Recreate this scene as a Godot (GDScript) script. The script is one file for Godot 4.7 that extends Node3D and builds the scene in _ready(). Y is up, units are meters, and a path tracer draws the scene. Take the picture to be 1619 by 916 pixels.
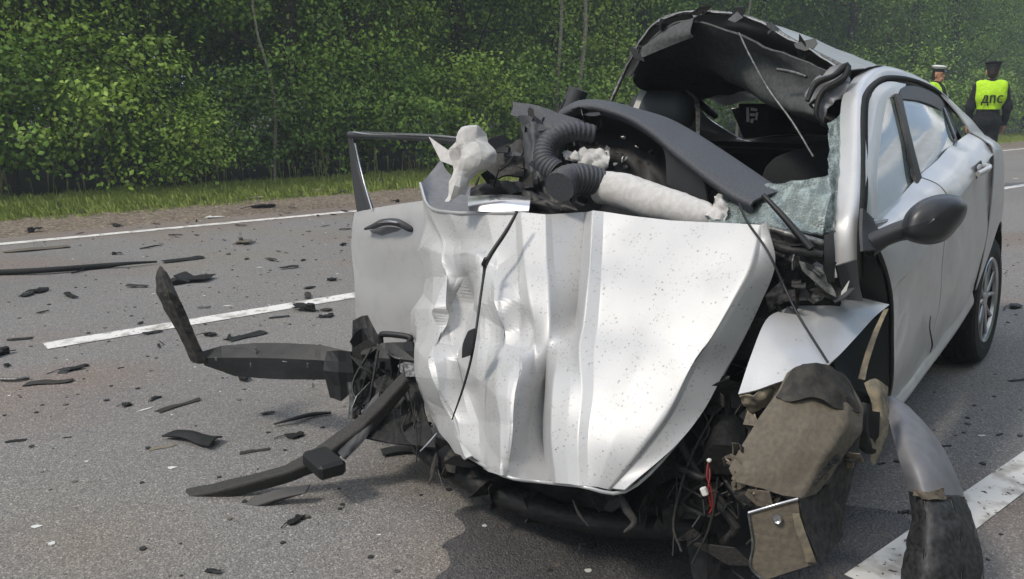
extends Node3D

# Units are metres. The wrecked car has axes of its own: x to its left side, y up, z forward, from the ground below the middle of its rear axle.
const ROAD_TURN := 0.69
var rng := RandomNumberGenerator.new()
var M := {}


func _ready() -> void:
	rng.seed = 41
	var cam := Camera3D.new()
	cam.name = "camera"
	cam.position = V(0, 1.25, 0)
	cam.rotation_degrees = V(-12.911, 0, 0)
	cam.fov = 38.816
	cam.near = 0.05
	cam.far = 900.0
	cam.current = true
	add_child(cam)
	var env := Environment.new()
	env.background_mode = Environment.BG_SKY
	env.sky = Sky.new()
	env.sky.sky_material = make_sky()
	env.background_energy_multiplier = 1.0
	env.tonemap_mode = Environment.TONE_MAPPER_LINEAR
	env.tonemap_exposure = 1.32
	env.sdfgi_enabled = true
	env.ssao_enabled = true
	env.ssil_enabled = true
	env.fog_enabled = true
	env.fog_density = 0.0035
	env.fog_light_color = Color(0.80, 0.85, 0.88)
	var around := WorldEnvironment.new()
	around.name = "world_environment"
	around.environment = env
	add_child(around)
	var sun := DirectionalLight3D.new()
	sun.name = "sun"
	sun.rotation_degrees = V(-50, -60, 0)
	sun.light_color = Color(1.0, 0.96, 0.90)
	sun.light_energy = 0.65
	sun.light_angular_distance = 10.0
	sun.shadow_enabled = true
	add_child(sun)
	make_materials()
	build_ground()
	build_car()
	build_police()
	build_debris()
	build_forest()


# ---------------------------------------------------------------- sky and materials
func noise(seed_no: int, frequency: float, octaves := 4, kind := FastNoiseLite.TYPE_SIMPLEX_SMOOTH) -> FastNoiseLite:
	var f := FastNoiseLite.new()
	f.seed = seed_no
	f.frequency = frequency
	f.noise_type = kind
	f.fractal_octaves = octaves
	return f


# broken white cloud over blue, the same all round
func make_sky() -> Material:
	var w := 1024
	var h := 512
	var im := Image.create_empty(w, h, false, Image.FORMAT_RGBF)
	var big := noise(7, 1.5, 5)
	var grain := noise(9, 5.0, 4)
	for y in h:
		var up := (0.5 - (y + 0.5) / h) * PI
		for x in w:
			var a := TAU * (x + 0.5) / w
			var d := V(cos(a) * cos(up), sin(up), sin(a) * cos(up))
			var c := Color(0.30, 0.48, 0.80).lerp(Color(0.60, 0.72, 0.88), pow(1.0 - clampf(d.y, 0.0, 1.0), 3.0))
			if d.y < 0.0:
				c = Color(0.14, 0.16, 0.13)
			else:
				var q := d / (d.y + 0.35)
				var f := big.get_noise_3dv(q * 0.9) + 0.28 * grain.get_noise_3dv(q * 1.2)
				var cover := smoothstep(-0.10, 0.10, f)
				var bright := 0.82 + 0.62 * clampf(0.5 + 1.6 * grain.get_noise_3dv(q * 0.8 + V(3, 1, 2)), 0.0, 1.0)
				c = c.lerp(Color(bright, bright, bright * 1.01), cover)
			im.set_pixel(x, y, c)
	var sky := PanoramaSkyMaterial.new()
	sky.panorama = ImageTexture.create_from_image(im)
	return sky


func plain(color: Color, rough := 0.7, metal := 0.0) -> StandardMaterial3D:
	var m := StandardMaterial3D.new()
	m.albedo_color = color
	m.roughness = rough
	m.metallic = metal
	return m


# a colour that varies between two tones in a soft grain of the given size, with a fine relief
func grained(a: Color, b: Color, rough: float, metal: float, size: float, relief := 0.0, seed_no := 1, kind := FastNoiseLite.TYPE_SIMPLEX_SMOOTH) -> StandardMaterial3D:
	var m := plain(Color.WHITE, rough, metal)
	var n := 384
	var f := noise(seed_no, 0.03, 5, kind)
	var src := f.get_seamless_image(n, n)
	var im := Image.create_empty(n, n, false, Image.FORMAT_RGB8)
	for y in n:
		for x in n:
			im.set_pixel(x, y, a.lerp(b, smoothstep(0.2, 0.8, src.get_pixel(x, y).r)))
	m.albedo_texture = ImageTexture.create_from_image(im)
	m.uv1_triplanar = true
	m.uv1_scale = Vector3.ONE / size
	if relief > 0.0:
		m.heightmap_enabled = true
		m.heightmap_texture = ImageTexture.create_from_image(src)
		m.heightmap_scale = relief
	return m


# stones of many greys set in a binder: colour and height
func stony(base: Color, stones: Array, count: int, n: int, size: float, relief: float, small: int, large: int) -> StandardMaterial3D:
	var r := RandomNumberGenerator.new()
	r.seed = 5
	var im := Image.create_empty(n, n, false, Image.FORMAT_RGB8)
	im.fill(base)
	var hi := Image.create_empty(n, n, false, Image.FORMAT_L8)
	hi.fill(Color(0.3, 0.3, 0.3))
	for k in count:
		var c: Color = stones[r.randi() % stones.size()]
		c = c.lerp(base, r.randf() * 0.7)
		var s := r.randi_range(small, large)
		var x := r.randi() % n
		var y := r.randi() % n
		var up := Color.WHITE * r.randf_range(0.35, 1.0)
		for dx in [0, -n]:
			for dy in [0, -n]:
				for bit in [Rect2i(x + dx, y + dy + (1 if s > 2 else 0), s, maxi(1, s - (2 if s > 2 else 0))), Rect2i(x + dx + 1, y + dy, maxi(1, s - 2), s)]:
					im.fill_rect(bit, c)
					hi.fill_rect(bit, up)
	var m := plain(Color.WHITE, 0.92)
	m.albedo_texture = ImageTexture.create_from_image(im)
	m.uv1_triplanar = true
	m.uv1_world_triplanar = true
	m.uv1_scale = Vector3.ONE / size
	m.heightmap_enabled = true
	m.heightmap_texture = ImageTexture.create_from_image(hi)
	m.heightmap_scale = relief
	m.vertex_color_use_as_albedo = true
	return m


# silver paint: fine flake, and dust and mud specks where the photograph shows them
func painted(specks: int, seed_no: int, rough: float, metal: float, coat: float) -> StandardMaterial3D:
	var n := 1024
	var r := RandomNumberGenerator.new()
	r.seed = seed_no
	var film := noise(seed_no, 0.012, 5).get_seamless_image(n, n)
	var im := Image.create_empty(n, n, false, Image.FORMAT_RGB8)
	for y in n:
		for x in n:
			var k := 0.96 + 0.04 * r.randf() - 0.04 * smoothstep(0.45, 0.85, film.get_pixel(x, y).r)
			im.set_pixel(x, y, Color(0.74 * k, 0.74 * k, 0.742 * k))
	for k in specks:
		var x := r.randi() % (n - 4)
		var y := r.randi() % (n - 4)
		if film.get_pixel(x, y).r < 0.35 + 0.3 * r.randf():
			continue
		var c := Color(0.16, 0.15, 0.14).lerp(Color(0.55, 0.54, 0.52), r.randf())
		im.fill_rect(Rect2i(x, y, 1 + (r.randi() % 5) / 2, 1 + (r.randi() % 5) / 3), c)
	var m := plain(Color.WHITE, rough, metal)
	m.albedo_texture = ImageTexture.create_from_image(im)
	m.uv1_triplanar = true
	m.uv1_scale = Vector3.ONE / 1.6
	m.clearcoat_enabled = true
	m.clearcoat = coat
	m.clearcoat_roughness = 0.12
	return m


# shattered safety glass: white cracks in a pale green sheet
func shattered() -> StandardMaterial3D:
	var n := 512
	var f := noise(3, 0.045, 1, FastNoiseLite.TYPE_CELLULAR)
	f.cellular_return_type = FastNoiseLite.RETURN_DISTANCE2_SUB
	var src := f.get_seamless_image(n, n)
	var fog := noise(12, 0.012, 4).get_seamless_image(n, n)
	var im := Image.create_empty(n, n, false, Image.FORMAT_RGBA8)
	for y in n:
		for x in n:
			var crack := 1.0 - smoothstep(0.02, 0.16, src.get_pixel(x, y).r)
			var milk := smoothstep(0.4, 0.8, fog.get_pixel(x, y).r)
			var c := Color(0.53, 0.58, 0.57).lerp(Color(0.78, 0.84, 0.84), clampf(crack * 0.22 + milk * 0.35, 0.0, 1.0))
			c.a = clampf(0.30 + crack * 0.28 + milk * 0.25, 0.0, 0.95)
			im.set_pixel(x, y, c)
	var m := plain(Color.WHITE, 0.3)
	m.albedo_texture = ImageTexture.create_from_image(im)
	m.transparency = BaseMaterial3D.TRANSPARENCY_ALPHA
	m.uv1_triplanar = true
	m.uv1_scale = Vector3.ONE / 0.22
	m.heightmap_enabled = true
	m.heightmap_texture = ImageTexture.create_from_image(src)
	m.heightmap_scale = 0.2
	return m


func leafy(tone: Color) -> StandardMaterial3D:
	var m := plain(tone, 0.55)
	m.vertex_color_use_as_albedo = true
	m.backlight_enabled = true
	m.backlight = Color(0.50, 0.58, 0.24)
	return m


func make_materials() -> void:
	var greys := [Color(0.55, 0.535, 0.52), Color(0.60, 0.585, 0.565), Color(0.41, 0.40, 0.395), Color(0.36, 0.355, 0.355), Color(0.50, 0.48, 0.46), Color(0.66, 0.645, 0.62)]
	M.asphalt = stony(Color(0.455, 0.445, 0.437), greys, 80000, 1024, 1.1, 0.35, 2, 6)
	M.gravel = stony(Color(0.47, 0.42, 0.36), [Color(0.60, 0.56, 0.50), Color(0.38, 0.33, 0.28), Color(0.52, 0.46, 0.39), Color(0.33, 0.28, 0.24)], 14000, 512, 2.2, 2.0, 3, 9)
	M.soil = stony(Color(0.20, 0.19, 0.12), [Color(0.16, 0.15, 0.10), Color(0.24, 0.26, 0.14), Color(0.22, 0.20, 0.13)], 14000, 512, 3.0, 2.0, 3, 12)
	M.paint = painted(300, 3, 0.42, 0.3, 0.5)
	M.hood_paint = painted(8000, 4, 0.48, 0.22, 0.1)
	M.under_paint = grained(Color(0.42, 0.42, 0.435), Color(0.47, 0.47, 0.485), 0.55, 0.2, 0.5, 0.03, 6)
	M.black_plastic = grained(Color(0.055, 0.056, 0.06), Color(0.095, 0.096, 0.10), 0.55, 0.0, 0.2, 0.05, 2)
	M.dusty_plastic = grained(Color(0.15, 0.147, 0.143), Color(0.24, 0.23, 0.215), 0.75, 0.0, 0.12, 0.1, 8)
	M.grey_plastic = grained(Color(0.215, 0.22, 0.23), Color(0.24, 0.245, 0.255), 0.6, 0.0, 0.05, 0.02, 10)
	M.dash = grained(Color(0.22, 0.225, 0.245), Color(0.28, 0.285, 0.30), 0.62, 0.0, 0.12, 0.06, 11)
	M.lining = grained(Color(0.25, 0.26, 0.26), Color(0.33, 0.335, 0.335), 0.95, 0.0, 0.25, 0.06, 13)
	M.cloth_dark = grained(Color(0.07, 0.075, 0.085), Color(0.12, 0.125, 0.135), 0.95, 0.0, 0.2, 0.08, 14)
	M.airbag = grained(Color(0.70, 0.69, 0.68), Color(0.77, 0.76, 0.75), 0.9, 0.0, 0.3, 0.05, 15)
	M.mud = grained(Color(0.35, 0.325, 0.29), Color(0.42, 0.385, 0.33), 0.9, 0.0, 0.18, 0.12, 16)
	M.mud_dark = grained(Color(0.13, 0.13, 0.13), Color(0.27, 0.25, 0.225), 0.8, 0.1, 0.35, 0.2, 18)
	M.mud_pale = grained(Color(0.42, 0.40, 0.36), Color(0.58, 0.53, 0.44), 0.85, 0.0, 0.3, 0.15, 17)
	M.steel = grained(Color(0.30, 0.30, 0.30), Color(0.52, 0.52, 0.51), 0.45, 0.7, 0.25, 0.06, 19)
	M.bare_metal = plain(Color(0.74, 0.74, 0.75), 0.25, 0.9)
	M.alloy = plain(Color(0.66, 0.66, 0.67), 0.3, 0.75)
	M.grime = grained(Color(0.05, 0.05, 0.052), Color(0.13, 0.125, 0.12), 0.6, 0.2, 0.3, 0.25, 20)
	M.rubber = grained(Color(0.06, 0.06, 0.06), Color(0.12, 0.115, 0.11), 0.85, 0.0, 0.25, 0.05, 21)
	M.rubber_scuffed = grained(Color(0.08, 0.08, 0.085), Color(0.24, 0.24, 0.245), 0.6, 0.0, 0.22, 0.12, 27)
	M.cable = plain(Color(0.05, 0.05, 0.055), 0.5)
	M.red_wire = plain(Color(0.45, 0.07, 0.06), 0.5)
	M.white_plastic = plain(Color(0.82, 0.82, 0.80), 0.5)
	M.shattered = shattered()
	var g := plain(Color(0.50, 0.58, 0.58, 0.30), 0.03)
	g.transparency = BaseMaterial3D.TRANSPARENCY_ALPHA
	M.tinted_glass = g
	M.shine_black = plain(Color(0.03, 0.03, 0.033), 0.2)
	M.hivis = grained(Color(0.66, 0.84, 0.10), Color(0.72, 0.90, 0.14), 0.8, 0.0, 0.3, 0.1, 22)
	M.uniform = grained(Color(0.055, 0.06, 0.075), Color(0.09, 0.095, 0.115), 0.95, 0.0, 0.3, 0.2, 23)
	M.skin = plain(Color(0.72, 0.52, 0.42), 0.55)
	M.hair = plain(Color(0.10, 0.08, 0.06), 0.7)
	M.reflective = plain(Color(0.80, 0.82, 0.82), 0.35, 0.2)
	M.line = line_paint()
	M.oil_shade = M.asphalt.duplicate()
	M.oil_shade.albedo_color = Color(0.66, 0.66, 0.68)  # darkened for spilt fluid and for painted shade below the hood
	M.oil_shade.roughness = 0.45
	M.mirror = plain(Color(0.17, 0.172, 0.185), 0.38)
	M.bark = grained(Color(0.16, 0.13, 0.10), Color(0.30, 0.26, 0.21), 0.95, 0.0, 0.5, 1.0, 24)
	M.pale_bark = grained(Color(0.40, 0.38, 0.33), Color(0.64, 0.61, 0.54), 0.9, 0.0, 0.5, 0.4, 25)
	M.leaf_deep = leafy(Color(0.40, 0.52, 0.17))
	M.leaf_mid = leafy(Color(0.47, 0.60, 0.19))
	M.leaf_light = leafy(Color(0.56, 0.67, 0.23))
	M.grass = leafy(Color(0.64, 0.70, 0.34))
	M.stalk = leafy(Color(0.55, 0.55, 0.32))


# road paint with worn chips
func line_paint() -> StandardMaterial3D:
	var n := 512
	var wear := noise(31, 0.05, 5).get_seamless_image(n, n)
	var grime := noise(33, 0.012, 4).get_seamless_image(n, n)
	var im := Image.create_empty(n, n, false, Image.FORMAT_RGBA8)
	for y in n:
		for x in n:
			var g := grime.get_pixel(x, y).r
			var c := Color(0.84, 0.83, 0.81).lerp(Color(0.66, 0.64, 0.61), smoothstep(0.4, 0.8, g))
			c.a = 1.0 if wear.get_pixel(x, y).r > 0.14 + 0.12 * g else 0.0
			im.set_pixel(x, y, c)
	var m := plain(Color.WHITE, 0.8)
	m.albedo_texture = ImageTexture.create_from_image(im)
	m.transparency = BaseMaterial3D.TRANSPARENCY_ALPHA_SCISSOR
	m.alpha_scissor_threshold = 0.5
	m.uv1_triplanar = true
	m.uv1_world_triplanar = true
	m.uv1_scale = Vector3.ONE / 0.9
	return m


# ---------------------------------------------------------------- the ground
# along the road, across it (away from the camera is negative), height
func road(a: float, p: float, y := 0.0) -> Vector3:
	return Basis(Vector3.UP, ROAD_TURN) * V(a, y, p)


func strip(a0: float, a1: float, p0: float, p1: float, y: float, step: float, tone: Callable, rough_edge := 0.0) -> Shape:
	var s := Shape.new()
	var na := maxi(1, int((a1 - a0) / step))
	var np := maxi(1, int(absf(p1 - p0) / step))
	var f := noise(77, 0.9, 3)
	for j in np + 1:
		for i in na + 1:
			var a := lerpf(a0, a1, float(i) / na)
			var p := lerpf(p0, p1, float(j) / np)
			if rough_edge > 0.0 and (j == 0 or j == np):
				p += f.get_noise_1d(a) * rough_edge
			s.tint = tone.call(a, p)
			s.vert(road(a, p, y), Vector3.UP)
	for j in np:
		for i in na:
			var k := j * (na + 1) + i
			s.tri(k, k + 1, k + na + 2)
			s.tri(k, k + na + 2, k + na + 1)
	return s


func build_ground() -> void:
	var patches := noise(51, 0.35, 4)
	var dust := noise(52, 0.8, 4)
	# tone of the asphalt: worn patches, and brown road dirt towards the shoulder
	var asphalt_tone := func(a: float, p: float) -> Color:
		var k := 1.0 + 0.24 * patches.get_noise_2d(a, p) + 0.16 * dust.get_noise_2d(a * 0.3, p * 2.0)
		var dirt := smoothstep(0.05, 0.5, dust.get_noise_2d(a, p) + smoothstep(-7.0, -9.0, p) * 0.75) * 0.7
		return Color(k, k, k).lerp(Color(1.10, 0.86, 0.72) * k, dirt)
	var even := func(a: float, p: float) -> Color:
		var k := 1.0 + 0.25 * patches.get_noise_2d(a, p)
		return Color(k, k, k)
	tag(part("ground", strip(-260, 420, -260, 260, -0.03, 40, even), M.soil, self), "brown green ground under the trees and beyond the road", "ground", "", "structure")
	tag(part("road", strip(-40, 160, -8.95, 4.0, 0.0, 0.4, asphalt_tone, 0.12), M.asphalt, self), "grey worn asphalt road with scattered crash debris", "road", "", "structure")
	tag(part("road_shoulder", strip(-40, 160, -10.35, -8.6, -0.008, 0.4, even, 0.25), M.gravel, self), "strip of tan gravel between asphalt and grass verge", "shoulder", "", "structure")
	tag(part("road_shoulder", strip(-40, 160, 3.7, 5.5, -0.008, 0.5, even, 0.25), M.gravel, self), "gravel shoulder on the near side of the road", "shoulder", "", "structure")
	var green := func(a: float, p: float) -> Color:
		var k := 1.0 + 0.3 * patches.get_noise_2d(a, p)
		return Color(1.5 * k, 2.0 * k, 1.0 * k)
	tag(part("grass_verge", strip(-40, 160, -12.6, -9.9, -0.016, 0.5, green, 0.3), M.soil, self), "grassy verge between gravel shoulder and forest edge", "verge", "", "structure")
	var white := func(_a: float, _p: float) -> Color: return Color.WHITE
	tag(part("edge_line", strip(-40, 160, -8.58, -8.45, 0.004, 2.0, white), M.line, self), "long thin white edge line beside the gravel shoulder", "road marking", "", "structure")
	tag(part("lane_line", strip(0.74, 5.2, -4.80, -4.66, 0.004, 1.0, white), M.line, self), "white lane line that starts on the left and runs behind the open car door", "road marking", "", "structure")
	tag(part("lane_line", strip(12.2, 17.0, -4.80, -4.66, 0.004, 1.0, white), M.line, self), "short white lane line beyond the rear wheel of the car", "road marking", "", "structure")
	tag(part("lane_line", strip(1.96, 6.5, -0.965, -0.84, 0.004, 1.0, white), M.line, self), "wide looking white line beside the wreck at the lower right", "road marking", "", "structure")
	# oily fluid run out under the engine, with shade below the hood painted in
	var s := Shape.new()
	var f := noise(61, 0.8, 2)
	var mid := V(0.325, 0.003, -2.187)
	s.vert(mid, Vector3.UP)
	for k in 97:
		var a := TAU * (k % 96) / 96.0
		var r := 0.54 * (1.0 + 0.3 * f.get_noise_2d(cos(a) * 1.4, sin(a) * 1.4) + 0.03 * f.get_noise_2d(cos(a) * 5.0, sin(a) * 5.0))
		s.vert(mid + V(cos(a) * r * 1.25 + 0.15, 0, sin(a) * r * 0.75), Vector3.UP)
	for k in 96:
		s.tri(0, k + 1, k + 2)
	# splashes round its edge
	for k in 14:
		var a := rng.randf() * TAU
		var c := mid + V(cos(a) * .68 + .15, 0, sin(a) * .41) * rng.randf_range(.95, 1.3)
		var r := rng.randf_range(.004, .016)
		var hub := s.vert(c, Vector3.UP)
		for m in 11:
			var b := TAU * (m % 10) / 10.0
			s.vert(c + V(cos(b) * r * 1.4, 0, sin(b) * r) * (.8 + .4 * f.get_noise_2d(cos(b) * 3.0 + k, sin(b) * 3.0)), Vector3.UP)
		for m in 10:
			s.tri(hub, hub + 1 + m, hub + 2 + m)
	tag(part("oil_shade_patch", s, M.oil_shade, self), "dark wet oily patch with painted shade on the asphalt under the crumpled hood", "stain", "", "structure")
	# grass
	var tuft := Shape.new()
	for k in 14:
		var a := rng.randf() * TAU
		var at := V(cos(a), 0, sin(a)) * rng.randf() * 0.10
		var lean := V(cos(a), 0, sin(a)) * rng.randf_range(0.02, 0.10)
		var side := V(-sin(a), 0, cos(a)) * 0.006
		var h := rng.randf_range(0.05, 0.11)
		var q := V(cos(a), 0.4, sin(a)).normalized()
		tuft.tint = Color.WHITE * rng.randf_range(0.6, 1.2)
		var b := tuft.vert(at - side, q)
		tuft.vert(at + side, q)
		tuft.vert(at + lean * 0.4 + V(0, h * 0.6, 0) + side * 0.7, q)
		tuft.vert(at + lean * 0.4 + V(0, h * 0.6, 0) - side * 0.7, q)
		tuft.vert(at + lean + V(0, h, 0), q)
		tuft.tri(b, b + 1, b + 2)
		tuft.tri(b, b + 2, b + 3)
		tuft.tri(b + 3, b + 2, b + 4)
	scatter("grass", tuft, M.grass, 17000, V(-4, -12.7, 0.5), V(62, -10.1, 1.1), "short green grass covering the verge beside the road", "grass")
	var stalk := Shape.new()
	for k in 3:
		var lean := V(rng.randf_range(-0.1, 0.1), 0, rng.randf_range(-0.1, 0.1))
		tube(stalk, [V(0, 0, 0), lean * 0.4 + V(0, 0.3, 0), lean + V(0, 0.55, 0)], [0.004, 0.003, 0.008], 4, 2)
	scatter("tall_grass_stalks", stalk, M.stalk, 420, V(-4, -12.9, 0.4), V(45, -12.0, 0.8), "pale grass stalks standing along the foot of the bushes", "grass")


func scatter(called: String, s: Shape, m: Material, count: int, lo: Vector3, hi: Vector3, label: String, category: String) -> void:
	var mm := MultiMesh.new()
	mm.transform_format = MultiMesh.TRANSFORM_3D
	mm.mesh = s.mesh()
	(mm.mesh as ArrayMesh).surface_set_material(0, m)
	mm.instance_count = count
	var f := noise(88, 0.8, 3)
	for k in count:
		var a := lerpf(lo.x, hi.x, pow(rng.randf(), 1.5))
		var p := lerpf(lo.y, hi.y, rng.randf())
		p = clampf(p + 0.25 * f.get_noise_1d(a), lo.y, hi.y + 0.25)
		var size := rng.randf_range(lo.z, hi.z) * (1.0 + 0.5 * f.get_noise_2d(a * 2.0, p * 2.0)) * lerpf(1.0, 0.6, smoothstep(hi.y - 0.6, hi.y, p))
		mm.set_instance_transform(k, Transform3D(Basis(Vector3.UP, rng.randf() * TAU).scaled(Vector3.ONE * size), road(a, p, -0.015)))
	var o := MultiMeshInstance3D.new()
	o.name = numbered(called)
	o.multimesh = mm
	o.material_override = m
	add_child(o)
	tag(o, label, category, "", "stuff")

# ---------------------------------------------------------------- the wrecked car
func mirrored(rows: Array) -> Array:
	var out := []
	for r in rows:
		var line := []
		for p in r:
			line.append(V(-p.x, p.y, p.z))
		out.append(line)
	return out


func sh(rows: Array, cuts := 4, thick := 0.002, push = null, flat_way := 0) -> Shape:
	return sheet(Shape.new(), rows, cuts, thick, push, flat_way)


func pl(outline: Array, thick := 0.003) -> Shape:
	return plate(Shape.new(), outline, thick)


func tb(path: Array, r, sides := 8, cuts := 4, ribs := 0.0) -> Shape:
	return tube(Shape.new(), path, r, sides, cuts, ribs)


# dents: ridged folds of the given depth and size
func folds(depth: float, size: float, seed_no: int) -> Callable:
	var f := noise(seed_no, 1.0 / size, 3)
	f.fractal_type = FastNoiseLite.FRACTAL_RIDGED
	return func(_u: float, _v: float, p: Vector3) -> float: return depth * f.get_noise_3dv(p)


# sharp creases between flat facets, as in crumpled sheet metal: zigzags in several directions
func folded(seed_no: int, size: float) -> Array:
	var r := RandomNumberGenerator.new()
	r.seed = seed_no
	var out := []
	for k in 5:
		var d := V(r.randf_range(-1, 1), r.randf_range(-.7, .7), r.randf_range(-.4, .4)).normalized()
		out.append([d / (size * r.randf_range(.55, 1.5)), r.randf(), r.randf_range(.35, 1.0)])
	return out


func folded_at(waves: Array, p: Vector3) -> float:
	var sum := 0.0
	for w in waves:
		sum += w[2] * (absf(fposmod(p.dot(w[0]) + w[1], 1.0) - 0.5) * 4.0 - 1.0)
	return sum * 0.5


func creased(depth: float, size: float, seed_no: int) -> Callable:
	var f := folded(seed_no, size)
	return func(_u: float, _v: float, p: Vector3) -> float: return depth * folded_at(f, p)


# torn scraps caught in the wreck round the given points
func litter(called: String, car: Node3D, spots: Array, count: int, spread: float, size: float, mats: Array) -> void:
	for k in count:
		var o := part(called, pl(shard(Vector3.ZERO, size * rng.randf_range(.4, 1.2), rng.randf_range(.8, 2.4)), .003), mats[k % mats.size()], car)
		o.position = spots[k % spots.size()] + V(rng.randf_range(-1, 1), rng.randf_range(-1, 1), rng.randf_range(-.5, .5)) * spread
		o.rotation = V(rng.randf() * TAU, rng.randf() * TAU, rng.randf() * TAU)


func build_car() -> void:
	var car := thing("wrecked_car", V(1.631, 0, -4.371), -0.653, "silver hatchback wreck with crushed front, torn open roof and open front door", "car")
	build_body(car)
	build_greenhouse(car)
	build_cabin(car)
	build_hood(car)
	build_engine_bay(car)
	build_corner(car)
	build_left_wreckage(car)
	build_wheel(car, "rear_wheel", V(0.76, 0.31, 0.0), V(0.995, 0.05, 0.05))
	build_wheel(car, "rear_wheel", V(-0.76, 0.31, 0.0), V(-1, 0, 0))


func build_body(car: Node3D) -> void:
	var dent := folds(0.010, 0.7, 71)
	# front door, from its torn front edge to the middle pillar, belt to sill
	var door := [
		[V(.80, .925, 2.25), V(.79, .94, 2.05), V(.78, .960, 1.80), V(.77, 1.005, 1.50)],
		[V(.845, .87, 2.24), V(.84, .90, 2.02), V(.84, .92, 1.77), V(.835, .97, 1.45)],
		[V(.862, .76, 2.15), V(.866, .775, 1.98), V(.868, .82, 1.744), V(.868, .90, 1.42)],
		[V(.852, .735, 2.12), V(.856, .75, 1.96), V(.857, .79, 1.74), V(.857, .87, 1.42)],
		[V(.855, .60, 2.03), V(.858, .61, 1.90), V(.860, .63, 1.72), V(.860, .67, 1.40)],
		[V(.85, .45, 1.95), V(.852, .46, 1.85), V(.855, .47, 1.70), V(.852, .50, 1.385)],
		[V(.83, .345, 1.88), V(.83, .34, 1.80), V(.83, .335, 1.68), V(.83, .35, 1.37)]]
	var front := part("front_door", sh(door, 6, 0.004, dent), M.paint, car, "left front door torn loose at its front edge")
	part("door_edge", tb([V(.80, .925, 2.252), V(.845, .87, 2.242), V(.86, .75, 2.14), V(.853, .60, 2.032), V(.848, .45, 1.952), V(.828, .345, 1.882)], 0.008, 6), M.black_plastic, front)
	part("dent", tb([V(0.868, 0.566, 1.57), V(0.866, 0.517, 1.543), V(0.864, 0.44, 1.452), V(0.862, 0.414, 1.469)], [0.001, 0.002, 0.003, 0.001], 5), M.grime, front)
	var rear := [
		[V(.77, 1.007, 1.492), V(.765, 1.04, 1.2), V(.76, 1.08, .95), V(.745, 1.12, .45)],
		[V(.835, .972, 1.442), V(.83, 1.0, 1.2), V(.82, 1.04, .93), V(.80, 1.085, .44)],
		[V(.868, .903, 1.412), V(.863, .94, 1.2), V(.855, .985, .92), V(.838, 1.03, .42)],
		[V(.857, .873, 1.412), V(.852, .91, 1.2), V(.846, .955, .92), V(.832, 1.00, .42)],
		[V(.860, .67, 1.392), V(.862, .68, 1.2), V(.86, .70, .90), V(.853, .74, .42)],
		[V(.852, .50, 1.377), V(.853, .52, 1.2), V(.85, .55, .90), V(.848, .60, .43)],
		[V(.83, .352, 1.362), V(.832, .36, 1.2), V(.833, .385, .90), V(.835, .44, .44)]]
	var back := part("rear_door", sh(rear, 6, 0.004, dent), M.paint, car)
	var quarter := [
		[V(.745, 1.12, .443), V(.73, 1.12, .30), V(.72, 1.10, .0), V(.71, 1.06, -.30), V(.68, 1.03, -.45), V(.60, 1.00, -.63)],
		[V(.80, 1.085, .433), V(.79, 1.09, .30), V(.775, 1.07, .0), V(.755, 1.03, -.30), V(.72, 1.0, -.46), V(.64, .97, -.65)],
		[V(.838, 1.03, .413), V(.834, 1.035, .30), V(.818, 1.02, .0), V(.785, .98, -.30), V(.75, .95, -.47), V(.66, .92, -.66)],
		[V(.853, .80, .413), V(.852, .80, .30), V(.842, .85, .0), V(.81, .80, -.30), V(.77, .75, -.48), V(.67, .75, -.68)],
		[V(.850, .60, .420), V(.852, .68, .27), V(.846, .77, .0), V(.82, .68, -.27), V(.78, .5, -.46), V(.67, .5, -.69)],
		[V(.838, .44, .425), V(.852, .585, .272), V(.846, .695, .0), V(.826, .585, -.272), V(.79, .35, -.40), V(.66, .32, -.68)]]
	part("quarter_panel", sh(quarter, 6, 0.004), M.paint, car)
	part("quarter_panel", sh(mirrored(quarter), 4, 0.004), M.paint, car)
	part("rear_door", sh(mirrored(rear), 4, 0.004), M.paint, car)
	# handle of the rear door in its recess
	var hollow := part("door_handle", sh([[V(.856, 1.015, .96), V(.850, 1.02, .87), V(.846, 1.025, .78)], [V(.862, .992, .955), V(.846, .994, .87), V(.853, 1.0, .78)], [V(.861, .965, .95), V(.856, .972, .87), V(.851, .98, .79)]], 4), M.grime, back)
	part("handle_bar", tb([V(.868, .985, .96), V(.885, .997, .92), V(.884, 1.005, .83), V(.862, 1.005, .79)], 0.011, 8), M.paint, back)
	hollow.set_meta("label", "dark recess behind the rear door handle")
	part("sill", sh([[V(.822, .335, 1.90), V(.822, .33, 1.65), V(.822, .345, 1.35), V(.826, .39, .80), V(.83, .44, .46)], [V(.838, .30, 1.88), V(.838, .295, 1.65), V(.838, .31, 1.35), V(.838, .34, .80), V(.838, .38, .44)], [V(.80, .24, 1.86), V(.80, .235, 1.65), V(.80, .25, 1.35), V(.80, .27, .80), V(.80, .30, .42)]], 4), M.paint, car)
	part("sill", sh([[V(-.83, .36, 2.0), V(-.83, .36, 1.2), V(-.83, .44, .46)], [V(-.80, .24, 2.0), V(-.80, .25, 1.2), V(-.80, .30, .42)]], 4), M.paint, car)
	# dark lining of the wheel arch
	for sg in [1.0, -1.0]:
		var inner := []
		for x in [.835, .70, .50]:
			var line := []
			for k in 9:
				var a := PI * (k - 0.4) / 7.2
				line.append(V(sg * x, .31 + .385 * sin(a), .385 * cos(a)))
			inner.append(line)
		part("wheel_arch", sh(inner, 3), M.grime, car)
	# tail: deck lid, rear face, bumper
	part("trunk_lid", sh([[V(-.62, 1.02, -.42), V(-.3, 1.06, -.38), V(.3, 1.06, -.38), V(.62, 1.02, -.42)], [V(-.62, .99, -.62), V(-.3, 1.03, -.66), V(.3, 1.03, -.66), V(.62, .99, -.62)], [V(-.6, .72, -.70), V(-.3, .74, -.76), V(.3, .74, -.76), V(.6, .72, -.70)]], 4), M.paint, car)
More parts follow.
